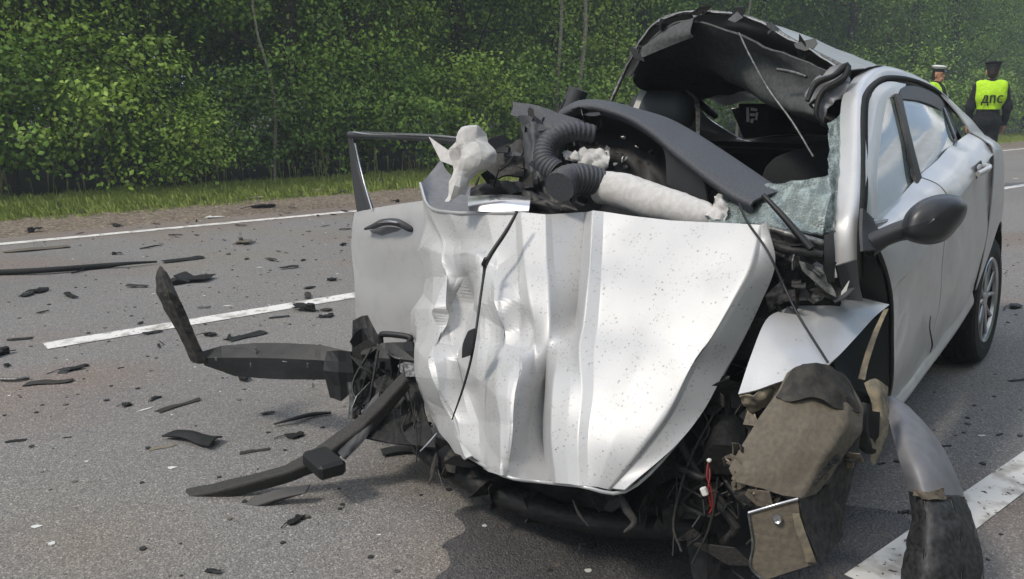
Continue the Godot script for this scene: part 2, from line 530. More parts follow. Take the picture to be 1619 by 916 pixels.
	part("rear_bumper", sh([[V(-.67, .74, -.66), V(-.3, .74, -.77), V(.3, .74, -.77), V(.67, .74, -.66)], [V(-.68, .5, -.70), V(-.3, .52, -.83), V(.3, .52, -.83), V(.68, .5, -.70)], [V(-.66, .30, -.66), V(-.3, .30, -.78), V(.3, .30, -.78), V(.66, .30, -.66)]], 4), M.paint, car)
	part("underbody", block(Shape.new(), V(0, .26, .75), V(1.5, .06, 2.9)), M.grime, car)


func build_greenhouse(car: Node3D) -> void:
	# left windscreen pillar that runs on as the roof rail
	var outer := [V(0.765, 0.807, 2.323), V(0.745, 0.915, 2.298), V(0.735, 0.969, 2.252), V(0.7, 1.049, 2.123), V(0.61, 1.224, 1.845), V(0.585, 1.279, 1.722), V(0.565, 1.331, 1.539), V(0.56, 1.367, 1.303), V(.56, 1.352, 1.0), V(.56, 1.31, .55), V(.58, 1.255, .25), V(.62, 1.17, -.02)]
	var inner := [V(0.81, 0.809, 2.301), V(0.795, 0.918, 2.281), V(0.78, 0.994, 2.222), V(0.755, 1.053, 2.138), V(0.675, 1.225, 1.891), V(0.648, 1.273, 1.765), V(0.625, 1.308, 1.571), V(0.612, 1.328, 1.365), V(0.612, 1.327, 1.018), V(0.612, 1.299, 0.623), V(0.62, 1.253, 0.351), V(0.665, 1.179, 0.135)]
	var middle := []
	for k in outer.size():
		middle.append((outer[k] + inner[k]) * 0.5 + V(.012, .012, .004))
	part("roof_pillar", sh([outer, middle, inner], 4, 0.006), M.paint, car, "left windscreen pillar curving up into the roof rail")
	var seal := []
	var seal2 := []
	for k in range(0, 11):
		seal.append(inner[k] + V(.004, 0, -.006))
		seal2.append(inner[k] + V(.006, -.004, -.034 if k < 6 else -.012) + (V(0, -.016, 0) if k > 5 else Vector3.ZERO))
	part("door_seal", tb(seal, 0.010, 6), M.rubber, car)
	part("door_seal", tb(seal2, 0.008, 6), M.rubber, car)
	# window frame of the front door
	part("window_frame", sh([[V(0.8, 0.888, 2.261), V(0.76, 1.054, 2.138), V(0.69, 1.187, 1.901), V(0.652, 1.273, 1.702), V(0.625, 1.31, 1.428), V(0.622, 1.308, 1.145)], [V(0.8, 0.942, 2.185), V(0.762, 1.049, 2.07), V(0.7, 1.177, 1.834), V(0.665, 1.254, 1.657), V(0.645, 1.287, 1.469), V(0.64, 1.278, 1.269)], [V(0.795, 0.94, 2.095), V(0.757, 1.043, 1.982), V(0.7, 1.16, 1.748), V(0.662, 1.246, 1.565), V(0.655, 1.262, 1.485), V(0.65, 1.261, 1.378)]], 4, 0.006), M.paint, car)
	part("rain_deflector", sh([[V(0.628, 1.3, 1.253), V(0.628, 1.302, 0.967), V(0.628, 1.275, 0.632), V(0.64, 1.234, 0.438)], [V(0.668, 1.256, 1.402), V(0.668, 1.25, 1.134), V(0.668, 1.231, 0.864), V(0.66, 1.201, 0.569)]], 4, 0.004), M.black_plastic, car)
	part("window_pane", sh([[V(0.655, 1.258, 1.532), V(0.652, 1.266, 1.466), V(0.652, 1.267, 1.389)], [V(0.715, 1.136, 1.821), V(0.715, 1.141, 1.642), V(0.715, 1.136, 1.48)], [V(0.765, 1.036, 2.025), V(0.76, 1.022, 1.762), V(0.758, 1.002, 1.492)], [V(0.8, 0.933, 2.138), V(0.795, 0.927, 1.896), V(0.778, 0.984, 1.515)]], 5, 0.003), M.tinted_glass, car, "front side window mirroring clouds and trees")
	part("window_pane", sh([[V(0.66, 1.26, 1.386), V(0.66, 1.25, 1.044), V(0.655, 1.214, 0.576)], [V(0.715, 1.137, 1.454), V(0.715, 1.153, 1.109), V(0.7, 1.157, 0.661)], [V(0.75, 1.05, 1.477), V(0.748, 1.064, 1.177), V(0.745, 1.107, 0.796)], [V(0.775, 0.993, 1.467), V(0.77, 1.026, 1.196), V(0.757, 1.087, 0.841)]], 5, 0.003), M.tinted_glass, car, "rear side window mirroring clouds")
	part("window_divider", sh([[V(0.655, 1.271, 1.438), V(0.655, 1.267, 1.358)], [V(0.715, 1.149, 1.521), V(0.715, 1.148, 1.459)], [V(0.765, 1.011, 1.556), V(0.775, 0.994, 1.487)], [V(0.785, 0.971, 1.596), V(0.785, 0.986, 1.475)]], 4, 0.01), M.black_plastic, car)
	part("window_pane", pl([V(0.65, 1.224, 0.487), V(0.69, 1.16, 0.425), V(0.73, 1.12, 0.664), V(0.71, 1.149, 0.619)], 0.003), M.tinted_glass, car, "small rear quarter window")
	part("window_trim", tb([V(0.808, 0.932, 2.169), V(0.802, 0.925, 1.925), V(0.783, 0.982, 1.51), V(0.776, 1.021, 1.226), V(0.762, 1.083, 0.868), V(0.745, 1.119, 0.804), V(0.658, 1.219, 0.582)], 0.007, 6), M.shine_black, car)
	part("rear_pillar", sh([[V(.615, 1.285, .50), V(.625, 1.235, .22), V(.66, 1.165, .0), V(.645, 1.10, -.2), V(.62, 1.02, -.45)], [V(.69, 1.20, .47), V(.70, 1.17, .22), V(.70, 1.13, .0), V(.69, 1.09, -.22), V(.66, 1.03, -.47)], [V(.748, 1.118, .45), V(.733, 1.118, .30), V(.722, 1.098, .0), V(.712, 1.058, -.30), V(.68, 1.03, -.45)]], 4, 0.006), M.paint, car)
	part("rear_pillar", sh(mirrored([[V(.615, 1.285, .50), V(.625, 1.235, .22), V(.66, 1.165, .0), V(.645, 1.10, -.2), V(.62, 1.02, -.45)], [V(.69, 1.20, .47), V(.70, 1.17, .22), V(.70, 1.13, .0), V(.69, 1.09, -.22), V(.66, 1.03, -.47)], [V(.748, 1.118, .45), V(.733, 1.118, .30), V(.722, 1.098, .0), V(.712, 1.058, -.30), V(.68, 1.03, -.45)]]), 3, 0.006), M.paint, car)
	# roof: torn from the windscreen frame and bulged upwards
	var roof := [
		[V(-0.419, 1.358, 1.376), V(-0.359, 1.462, 1.378), V(-0.269, 1.562, 1.357), V(-0.094, 1.584, 1.371), V(0.14, 1.542, 1.412), V(0.327, 1.449, 1.476), V(0.543, 1.354, 1.623), V(0.596, 1.368, 1.397)],
		[V(-.66, 1.36, .85), V(-.56, 1.48, .85), V(-.38, 1.57, .85), V(-.15, 1.585, .8), V(.1, 1.52, .8), V(.32, 1.44, .85), V(.47, 1.375, .95), V(.56, 1.352, 1.0)],
		[V(-.62, 1.31, .35), V(-.52, 1.36, .35), V(-.35, 1.41, .35), V(-.1, 1.42, .3), V(.12, 1.40, .3), V(.33, 1.37, .3), V(.48, 1.33, .35), V(.57, 1.29, .42)],
		[V(-.58, 1.22, -.05), V(-.47, 1.25, -.08), V(-.3, 1.27, -.1), V(-.1, 1.28, -.1), V(.12, 1.28, -.1), V(.33, 1.26, -.1), V(.5, 1.22, -.08), V(.61, 1.18, -.02)]]
	part("roof", sh(roof, 6, 0.003, folds(0.012, 0.35, 73)), M.paint, car, "roof skin torn off the windscreen frame and bulged upwards")
	var lining := [
		[V(-0.374, 1.346, 1.396), V(-0.333, 1.43, 1.392), V(-0.24, 1.525, 1.371), V(-0.099, 1.553, 1.385), V(0.074, 1.498, 1.423), V(0.284, 1.415, 1.493), V(0.524, 1.334, 1.643)],
		[V(-0.39, 1.359, 1.315), V(-0.338, 1.424, 1.295), V(-0.238, 1.468, 1.257), V(-0.136, 1.484, 1.252), V(0.043, 1.423, 1.287), V(0.283, 1.334, 1.44), V(0.51, 1.254, 1.625)],
		[V(-0.47, 1.305, 1.133), V(-0.416, 1.365, 1.074), V(-0.331, 1.392, 1.001), V(-0.187, 1.378, 1.025), V(0.039, 1.285, 1.137), V(0.291, 1.214, 1.417), V(0.477, 1.184, 1.619)],
		[V(-.52, 1.24, .5), V(-.4, 1.28, .4), V(-.22, 1.30, .4), V(-.02, 1.30, .4), V(.2, 1.27, .5), V(.38, 1.21, .7), V(.48, 1.12, 1.1)]]
	part("roof_lining", sh(lining, 6, 0.008, folds(0.018, 0.3, 74)), M.lining, car, "grey roof lining hanging down in the open windscreen")
	part("roof_edge", tb([V(-0.465, 1.25, 1.39), V(-0.429, 1.358, 1.358), V(-0.37, 1.463, 1.359), V(-0.279, 1.566, 1.337), V(-0.103, 1.588, 1.352), V(0.132, 1.546, 1.391), V(0.32, 1.452, 1.455), V(0.536, 1.356, 1.601)], 0.009, 6), M.steel, car)
	part("lining_fold", sh([[V(-0.333, 1.435, 1.391), V(-0.239, 1.521, 1.372), V(-0.104, 1.562, 1.386)], [V(-0.326, 1.454, 1.406), V(-0.22, 1.493, 1.417), V(-0.09, 1.509, 1.442)], [V(-0.303, 1.418, 1.425), V(-0.207, 1.454, 1.418), V(-0.08, 1.49, 1.44)]], 5, 0.005), M.lining, car)
	part("roof_corner", sh([[V(0.466, 1.266, 1.758), V(0.502, 1.332, 1.738), V(0.552, 1.363, 1.691)], [V(0.499, 1.24, 1.792), V(0.526, 1.298, 1.781), V(0.593, 1.323, 1.723)], [V(0.54, 1.177, 1.805), V(0.56, 1.235, 1.799), V(0.592, 1.273, 1.764)]], 5, 0.004, folds(0.02, 0.10, 75)), M.under_paint, car, "torn metal corner of the roof beside the pillar")
	part("sun_visor_bracket", tb([V(0.502, 1.25, 1.839), V(0.516, 1.303, 1.813), V(0.556, 1.326, 1.775), V(0.577, 1.357, 1.725), V(0.582, 1.319, 1.758), V(0.535, 1.277, 1.806), V(0.529, 1.212, 1.829), V(0.552, 1.181, 1.821)], [0.007, 0.011, 0.009, 0.013, 0.011, 0.010, 0.008, 0.004], 6), M.grime, car)
	part("roof_wire", tb([V(0.123, 1.491, 1.491), V(0.197, 1.407, 1.562), V(0.302, 1.292, 1.644), V(0.417, 1.185, 1.716), V(0.521, 1.078, 1.796)], 0.004, 5), M.steel, car)
	part("roof_wire", tb([V(0.3, 1.357, 1.562), V(0.372, 1.344, 1.601), V(0.435, 1.327, 1.661)], 0.006, 5), M.steel, car)
	part("windscreen_shred", sh([[V(0.59, 1.186, 1.904), V(0.64, 1.11, 2.036), V(0.69, 1.036, 2.197), V(0.71, 0.975, 2.257), V(0.73, 0.929, 2.341)], [V(0.6, 1.194, 1.866), V(0.655, 1.11, 2.022), V(0.7, 1.033, 2.152), V(0.725, 0.974, 2.237), V(0.742, 0.921, 2.305)], [V(0.615, 1.213, 1.872), V(0.67, 1.111, 2.032), V(0.708, 1.033, 2.151), V(0.738, 0.971, 2.268), V(0.748, 0.915, 2.308)]], 5, 0.005, folds(0.012, 0.05, 76)), M.shattered, car, "strip of shattered glass left along the pillar")
	part("windscreen_glass", sh([[V(0.426, 1.003, 2.278), V(0.496, 1.02, 2.272), V(0.571, 1.037, 2.261), V(0.641, 1.047, 2.256), V(0.701, 1.062, 2.231)], [V(0.439, 0.978, 2.353), V(0.506, 0.987, 2.325), V(0.581, 0.998, 2.316), V(0.658, 1.006, 2.307), V(0.725, 1.018, 2.277)], [V(0.452, 0.946, 2.404), V(0.518, 0.956, 2.377), V(0.599, 0.961, 2.365), V(0.677, 0.959, 2.371), V(0.738, 0.971, 2.346)], [V(0.467, 0.926, 2.45), V(0.532, 0.936, 2.423), V(0.602, 0.943, 2.406), V(0.683, 0.932, 2.412), V(0.745, 0.932, 2.391)]], 5, 0.005, folds(0.02, 0.16, 77)), M.shattered, car, "sagging sheet of shattered pale green windscreen")
	litter("roof_scrap", car, [V(-0.34, 1.45, 1.392), V(-0.251, 1.55, 1.373), V(-0.083, 1.572, 1.393), V(0.068, 1.544, 1.414), V(0.215, 1.499, 1.444), V(0.366, 1.42, 1.506), V(0.534, 1.345, 1.658), V(0.498, 1.231, 1.77), V(0.532, 1.318, 1.744)], 20, .020, .028, [M.lining, M.grey_plastic, M.grime, M.under_paint])
	# mirror
	var mi := part("side_mirror", sh([[V(0.965, 0.968, 2.264), V(0.965, 0.97, 2.263), V(0.966, 0.971, 2.262), V(0.967, 0.972, 2.261), V(0.968, 0.973, 2.26), V(0.97, 0.972, 2.259), V(0.971, 0.971, 2.258), V(0.971, 0.97, 2.258), V(0.97, 0.968, 2.259), V(0.97, 0.967, 2.26), V(0.968, 0.967, 2.262), V(0.967, 0.967, 2.263), V(0.965, 0.967, 2.263), V(0.965, 0.968, 2.264)],
		[V(0.933, 0.956, 2.281), V(0.935, 0.974, 2.274), V(0.943, 0.988, 2.264), V(0.956, 0.997, 2.252), V(0.971, 1.002, 2.239), V(0.99, 0.998, 2.226), V(1, 0.987, 2.221), V(1, 0.972, 2.226), V(0.993, 0.956, 2.235), V(0.983, 0.941, 2.247), V(0.967, 0.935, 2.261), V(0.95, 0.938, 2.274), V(0.938, 0.945, 2.281), V(0.933, 0.956, 2.281)],
		[V(0.912, 0.947, 2.278), V(0.915, 0.975, 2.268), V(0.928, 0.997, 2.252), V(0.946, 1.011, 2.233), V(0.971, 1.017, 2.213), V(0.999, 1.012, 2.192), V(1.014, 0.994, 2.186), V(1.014, 0.971, 2.193), V(1.004, 0.947, 2.207), V(0.989, 0.924, 2.226), V(0.964, 0.915, 2.247), V(0.937, 0.919, 2.267), V(0.919, 0.929, 2.277), V(0.912, 0.947, 2.278)],
		[V(0.897, 0.939, 2.253), V(0.901, 0.972, 2.24), V(0.916, 0.998, 2.222), V(0.938, 1.014, 2.2), V(0.966, 1.022, 2.176), V(1, 1.016, 2.152), V(1.017, 0.995, 2.145), V(1.017, 0.968, 2.153), V(1.005, 0.939, 2.17), V(0.987, 0.913, 2.192), V(0.958, 0.902, 2.217), V(0.927, 0.907, 2.239), V(0.906, 0.919, 2.252), V(0.897, 0.939, 2.253)],
		[V(0.888, 0.934, 2.222), V(0.892, 0.969, 2.209), V(0.908, 0.995, 2.19), V(0.931, 1.012, 2.167), V(0.96, 1.02, 2.142), V(0.996, 1.014, 2.117), V(1.014, 0.992, 2.109), V(1.014, 0.964, 2.117), V(1.002, 0.934, 2.136), V(0.983, 0.906, 2.158), V(0.952, 0.895, 2.185), V(0.92, 0.9, 2.208), V(0.898, 0.912, 2.221), V(0.888, 0.934, 2.222)],
		[V(0.883, 0.93, 2.176), V(0.887, 0.963, 2.163), V(0.902, 0.988, 2.145), V(0.924, 1.004, 2.123), V(0.952, 1.012, 2.099), V(0.986, 1.006, 2.075), V(1.003, 0.985, 2.068), V(1.004, 0.958, 2.075), V(0.992, 0.93, 2.093), V(0.974, 0.903, 2.114), V(0.944, 0.892, 2.14), V(0.913, 0.897, 2.162), V(0.892, 0.909, 2.175), V(0.883, 0.93, 2.176)],
		[V(0.909, 0.939, 2.14), V(0.911, 0.956, 2.134), V(0.919, 0.97, 2.124), V(0.931, 0.979, 2.112), V(0.946, 0.983, 2.099), V(0.964, 0.979, 2.087), V(0.974, 0.968, 2.083), V(0.974, 0.954, 2.087), V(0.967, 0.939, 2.096), V(0.957, 0.924, 2.108), V(0.942, 0.919, 2.121), V(0.925, 0.921, 2.133), V(0.914, 0.927, 2.14), V(0.909, 0.939, 2.14)],
		[V(0.938, 0.949, 2.115), V(0.938, 0.951, 2.114), V(0.939, 0.953, 2.113), V(0.94, 0.954, 2.112), V(0.942, 0.954, 2.111), V(0.944, 0.954, 2.11), V(0.945, 0.952, 2.109), V(0.945, 0.951, 2.11), V(0.944, 0.949, 2.111), V(0.943, 0.948, 2.112), V(0.941, 0.947, 2.113), V(0.94, 0.948, 2.114), V(0.939, 0.948, 2.115), V(0.938, 0.949, 2.115)]], 3, 0.002), M.mirror, car, "dark grey left side mirror on its arm")
	part("mirror_arm", tb([V(0.923, 0.94, 2.194), V(0.882, 0.926, 2.217), V(0.852, 0.91, 2.238), V(0.821, 0.891, 2.267)], [.030, .026, .025, .034], 12), M.mirror, mi)
	part("mirror_foot", sh([[V(0.8, 0.985, 2.282), V(0.808, 0.954, 2.214)], [V(0.81, 0.931, 2.307), V(0.826, 0.912, 2.195)], [V(0.83, 0.888, 2.356), V(0.85, 0.877, 2.242)]], 4, 0.008), M.grey_plastic, mi)


func build_cabin(car: Node3D) -> void:
	part("cabin_floor", block(Shape.new(), V(0, .32, 1.0), V(1.5, .04, 2.4)), M.cloth_dark, car)
	part("firewall", sh([[V(-.75, .30, 2.2), V(0, .30, 2.25), V(.75, .30, 2.2)], [V(-.75, .6, 2.15), V(0, .6, 2.2), V(.75, .6, 2.15)], [V(-.72, .86, 2.1), V(0, .88, 2.15), V(.72, .84, 2.15)]], 4, 0.01), M.grime, car)
	part("rear_shelf", block(Shape.new(), V(0, 1.0, .02), V(1.3, .03, .7)), M.cloth_dark, car)
	part("rear_window", sh([[V(-.55, 1.21, -.08), V(0, 1.265, -.12), V(.55, 1.21, -.08)], [V(-.6, 1.03, -.42), V(0, 1.07, -.40), V(.6, 1.03, -.42)]], 4, 0.004), M.shine_black, car)
	part("window_pane", sh(mirrored([[V(.66, 1.26, 1.45), V(.64, 1.21, .5)], [V(.775, 1.0, 1.5), V(.75, 1.12, .45)]]), 4, 0.004), M.shine_black, car)
	part("roof_rail", tb([V(-.61, 1.32, .85), V(-.60, 1.28, .4), V(-.62, 1.17, -.02)], 0.02, 8), M.lining, car)
	part("middle_pillar", tb([V(-.70, .6, 1.45), V(-.72, 1.0, 1.45), V(-.62, 1.30, 1.4)], 0.045, 8), M.grey_plastic, car)
	part("rear_bench", sh([[V(-.66, .45, .75), V(0, .45, .75), V(.66, .45, .75)], [V(-.66, .52, .38), V(0, .52, .38), V(.66, .52, .38)], [V(-.66, .80, .28), V(0, .80, .28), V(.66, .80, .28)], [V(-.62, 1.04, .2), V(0, 1.04, .2), V(.62, 1.04, .2)]], 5, 0.08), M.cloth_dark, car)
	for x in [-.38, .36]:
		var seat := Shape.new()
		flesh(seat, [[V(x - .16, .62, 1.18), V(x + .16, .62, 1.18), .10, .10], [V(x - .15, .95, 1.08), V(x + .15, .95, 1.08), .085, .085], [V(x, .62, 1.18), V(x, .98, 1.08), .16, .12], [V(x - .17, .62, 1.2), V(x - .16, .92, 1.1), .09, .08], [V(x + .17, .62, 1.2), V(x + .16, .92, 1.1), .09, .08], [V(x - .14, .48, 1.55), V(x + .14, .48, 1.55), .09, .09], [V(x, .5, 1.25), V(x, .48, 1.55), .14, .12]], 0.03, 0.10)
		var so := part("front_seat", seat, M.cloth_dark, car)
		var rest := Shape.new()
		flesh(rest, [[V(x - .09, 1.19, 1.10), V(x + .09, 1.19, 1.10), .07, .07], [V(x - .07, 1.24, 1.10), V(x + .07, 1.24, 1.10), .055, .055]], 0.015, 0.06)
		part("headrest", rest, M.grey_plastic if x < 0.0 else M.cloth_dark, so)
	part("seat_belt", sh([[V(-0.242, 1.295, 1.155), V(-0.231, 1.295, 1.147)], [V(-0.168, 1.25, 1.215), V(-0.153, 1.245, 1.204)], [V(-0.093, 1.126, 1.348), V(-0.081, 1.126, 1.339)], [V(-0.036, 1.01, 1.467), V(-0.024, 1.01, 1.458)]], 4, 0.003), M.steel, car, "pale seat belt hanging beside the passenger seat")
	part("pillar_trim", sh([[V(-0.419, 1.298, 1.225), V(-0.396, 1.287, 1.211)], [V(-0.401, 1.255, 1.288), V(-0.383, 1.25, 1.276)], [V(-0.384, 1.219, 1.35), V(-0.365, 1.209, 1.339)]], 3, 0.004), M.white_plastic, car)
	# white mark printed on a dark patch at the back of the cabin
	var patch := part("printed_patch", pl([V(-0.133, 1.239, 0.83), V(-0.029, 1.239, 0.75), V(-0.015, 1.139, 0.768), V(-0.119, 1.139, 0.848)], 0.004), M.cloth_dark, car, "dark patch with a small white printed mark")
	part("white_mark", print_mark(), M.white_plastic, patch)
	# dashboard, split and lifted, with its top pad facing up
	var far_edge := [V(-0.328, 1.215, 1.954), V(-0.281, 1.241, 1.936), V(-0.224, 1.248, 1.917), V(-0.149, 1.241, 1.913), V(-0.049, 1.221, 1.933), V(0.082, 1.195, 1.969), V(0.195, 1.16, 2.022), V(0.294, 1.126, 2.085), V(0.414, 1.078, 2.149), V(0.531, 1.031, 2.216), V(0.595, 1.007, 2.251)]
	var near_edge := [V(-0.25, 1.204, 2.092), V(-0.19, 1.229, 2.09), V(-0.123, 1.234, 2.09), V(-0.04, 1.222, 2.107), V(0.045, 1.199, 2.125), V(0.159, 1.156, 2.18), V(0.245, 1.116, 2.23), V(0.327, 1.082, 2.28), V(0.408, 1.046, 2.319), V(0.492, 1.009, 2.355), V(0.557, 0.989, 2.376)]
	var brow := []
	var drop := []
	var back := []
	for k in far_edge.size():
		brow.append((far_edge[k] + near_edge[k]) * 0.5 + V(0, .006, 0))
		drop.append(near_edge[k] + V(0, -.022, -.015))
		back.append(far_edge[k] + V(0, -.035, -.02))
	var dash := part("dashboard", sh([back, far_edge, brow, near_edge, drop], 5, 0.006), M.dash, car, "dark grey dashboard top torn loose and arched across the opening")
	var slot := []
	for k in range(4, 10):
		slot.append(brow[k].lerp(near_edge[k], 0.1) + V(0, .0015, 0))
	part("dashboard_groove", tb(slot, 0.0045, 5), M.cable, dash)
	part("dashboard_cavity", sh([[V(-0.238, 1.203, 2.057), V(-0.177, 1.225, 2.004), V(-0.056, 1.196, 1.997), V(0.086, 1.14, 2.034), V(0.246, 1.057, 2.116)], [V(-0.248, 1.132, 2.047), V(-0.177, 1.111, 1.998), V(-0.062, 1.093, 1.98), V(0.087, 1.048, 2.009), V(0.28, 0.988, 2.136)], [V(-0.167, 0.961, 2.163), V(-0.085, 0.954, 2.141), V(0.019, 0.959, 2.112), V(0.151, 0.928, 2.122), V(0.331, 0.91, 2.184)]], 4, 0.006, folds(0.02, 0.12, 78)), M.black_plastic, dash)
	part("dashboard_end", sh([[V(0.201, 1.136, 2.206), V(0.271, 1.102, 2.239), V(0.326, 1.074, 2.27), V(0.376, 1.049, 2.29)], [V(0.209, 1.086, 2.188), V(0.272, 1.053, 2.213), V(0.328, 1.025, 2.243), V(0.378, 1.004, 2.263)], [V(0.213, 1.006, 2.182), V(0.269, 0.983, 2.198), V(0.331, 0.966, 2.233), V(0.383, 0.949, 2.25)]], 4, 0.006), M.grey_plastic, dash)
	for k in 16:
		part("dashboard_crumb", pl(shard(V(0, 0, 0), 0.012, 0.9), 0.003), M.white_plastic if k % 3 else M.steel, dash).rotation = V(rng.randf() * 3, rng.randf() * 3, rng.randf() * 3)
		car.get_node("dashboard").get_child(-1).position = crumb_spots()[k % 7] + V(rng.randf_range(-.05, .05), rng.randf_range(-.04, .04), rng.randf_range(0, .02))
	# torn plastics at the passenger end
	part("torn_trim", sh([[V(-0.417, 1.246, 2.13), V(-0.334, 1.237, 2.12), V(-0.247, 1.212, 2.113), V(-0.103, 1.177, 2.116)], [V(-0.405, 1.224, 2.152), V(-0.318, 1.212, 2.142), V(-0.217, 1.188, 2.148), V(-0.089, 1.162, 2.161)], [V(-0.392, 1.199, 2.176), V(-0.285, 1.18, 2.177), V(-0.186, 1.157, 2.185), V(-0.069, 1.128, 2.207)]], 5, 0.005, folds(0.008, 0.08, 79)), M.dash, car, "split grey trim panel at the passenger end of the dashboard")
	part("torn_trim", sh([[V(-0.363, 1.204, 2.178), V(-0.289, 1.201, 2.2), V(-0.249, 1.18, 2.175), V(-0.165, 1.158, 2.195)], [V(-0.329, 1.146, 2.195), V(-0.265, 1.14, 2.225), V(-0.237, 1.128, 2.207), V(-0.177, 1.118, 2.241)], [V(-0.305, 1.064, 2.226), V(-0.245, 1.06, 2.259), V(-0.225, 1.056, 2.244), V(-0.184, 1.055, 2.265)], [V(-0.28, 0.964, 2.287), V(-0.214, 0.967, 2.314), V(-0.188, 0.967, 2.294), V(-0.14, 0.975, 2.306)]], 5, 0.005, folds(0.010, 0.06, 80)), M.dash, car)
	part("torn_trim", sh([[V(-0.412, 1.09, 2.249), V(-0.381, 1.111, 2.219), V(-0.33, 1.125, 2.201)], [V(-0.41, 1.046, 2.286), V(-0.356, 1.064, 2.265), V(-0.295, 1.073, 2.241)], [V(-0.389, 1.003, 2.333), V(-0.322, 1.001, 2.309), V(-0.254, 1.007, 2.281)]], 5, 0.005, folds(0.02, 0.08, 81)), M.dusty_plastic, car)
	part("torn_trim", sh([[V(-0.421, 0.971, 2.367), V(-0.319, 0.999, 2.333), V(-0.211, 0.991, 2.304), V(-0.078, 0.977, 2.284)], [V(-0.404, 0.924, 2.394), V(-0.299, 0.949, 2.358), V(-0.18, 0.94, 2.347), V(-0.036, 0.935, 2.328)], [V(-0.381, 0.875, 2.416), V(-0.277, 0.881, 2.387), V(-0.144, 0.88, 2.362), V(0.052, 0.89, 2.339)]], 5, 0.005, folds(0.03, 0.09, 82)), M.black_plastic, car)
	part("air_hose", tb([V(-0.055, 1.148, 2.191), V(-0.095, 1.156, 2.245), V(-0.124, 1.142, 2.297), V(-0.138, 1.104, 2.332), V(-0.12, 1.063, 2.356), V(-0.077, 1.038, 2.356)], [.030, .032, .034, .034, .034, .036], 16, 16, 0.045), M.dash, car, "ribbed black air hose curled like a hook")
	part("air_hose", tb([V(0.058, 1.012, 2.325), V(0.028, 1.025, 2.37), V(0.004, 1.023, 2.415), V(0.009, 1.005, 2.468)], [.042, .044, .044, .046], 18, 16, 0.035), M.dash, car, "short ribbed black hose stub beside the white airbag")
	part("airbag", sh([[V(-0.11, 1.096, 2.274), V(-0.084, 1.094, 2.255), V(-0.06, 1.102, 2.234), V(-0.026, 1.106, 2.207), V(0.006, 1.094, 2.186)], [V(-0.095, 1.084, 2.292), V(-0.066, 1.08, 2.283), V(-0.04, 1.077, 2.265), V(-0.005, 1.077, 2.238), V(0.026, 1.065, 2.218)], [V(-0.092, 1.068, 2.294), V(-0.061, 1.069, 2.283), V(-0.028, 1.054, 2.275), V(0.008, 1.039, 2.252), V(0.024, 1.042, 2.226)]], 5, 0.006, folds(0.02, 0.05, 83)), M.airbag, car, "scrap of white airbag between the hoses")
	var roll := tb([V(0.053, 0.995, 2.308), V(0.138, 0.99, 2.322), V(0.242, 0.969, 2.338), V(0.342, 0.955, 2.357), V(0.43, 0.944, 2.37), V(0.467, 0.954, 2.365)], [.048, .052, .050, .046, .036, .014], 20, 6)
	crease(roll, 0.004, 0.10, 84)
	part("airbag", roll, M.airbag, car, "limp white airbag rolled along the top of the hood")
	part("airbag", sh([[V(0.447, 0.997, 2.367), V(0.461, 1.008, 2.367), V(0.481, 0.993, 2.369)], [V(0.448, 0.985, 2.383), V(0.474, 0.977, 2.391), V(0.495, 0.972, 2.39)], [V(0.437, 0.948, 2.402), V(0.472, 0.943, 2.416), V(0.498, 0.941, 2.409)]], 5, 0.005, folds(0.02, 0.05, 85)), M.airbag, car)
	litter("torn_scrap", car, [V(-0.315, 1.088, 2.304), V(-0.273, 1.209, 2.186), V(-0.214, 1.011, 2.301), V(-0.273, 0.971, 2.358), V(-0.045, 0.962, 2.315), V(-0.348, 0.967, 2.364), V(-0.09, 1.17, 2.16)], 34, .05, .035, [M.dash, M.black_plastic, M.dusty_plastic, M.grime])
	var rag := sh([[V(-0.408, 1.123, 2.443), V(-0.374, 1.16, 2.444), V(-0.34, 1.17, 2.428), V(-0.325, 1.144, 2.399)], [V(-0.412, 1.096, 2.466), V(-0.342, 1.123, 2.482), V(-0.302, 1.131, 2.462), V(-0.298, 1.098, 2.417)], [V(-0.404, 1.065, 2.47), V(-0.334, 1.077, 2.49), V(-0.297, 1.073, 2.463), V(-0.282, 1.063, 2.415)], [V(-0.396, 1.034, 2.485), V(-0.332, 1.037, 2.513), V(-0.314, 1.034, 2.486), V(-0.314, 1.039, 2.446)], [V(-0.382, 0.993, 2.512), V(-0.322, 0.991, 2.544), V(-0.317, 0.993, 2.514), V(-0.317, 1.002, 2.486)], [V(-0.368, 0.939, 2.543), V(-0.336, 0.954, 2.553), V(-0.327, 0.968, 2.529), V(-0.316, 0.963, 2.509)]], 9, .003, creased(.016, .075, 88), 1)
	part("airbag", rag, M.airbag, car, "crumpled white airbag draped over the corner of the hood")


func crumb_spots() -> Array:
	return [V(-0.129, 1.137, 2.096), V(-0.097, 1.123, 2.076), V(-0.036, 1.078, 2.094), V(0.025, 1.047, 2.108), V(-0.049, 1.102, 2.045), V(0.047, 1.105, 2.048), V(0.067, 1.02, 2.16)]


# pushes a finished shape in and out along its normals
func crease(s: Shape, depth: float, size: float, seed_no: int) -> void:
	var f := noise(seed_no, 1.0 / size, 3)
	f.fractal_type = FastNoiseLite.FRACTAL_RIDGED
	for k in s.v.size():
		s.v[k] += s.n[k] * depth * f.get_noise_3dv(s.v[k])


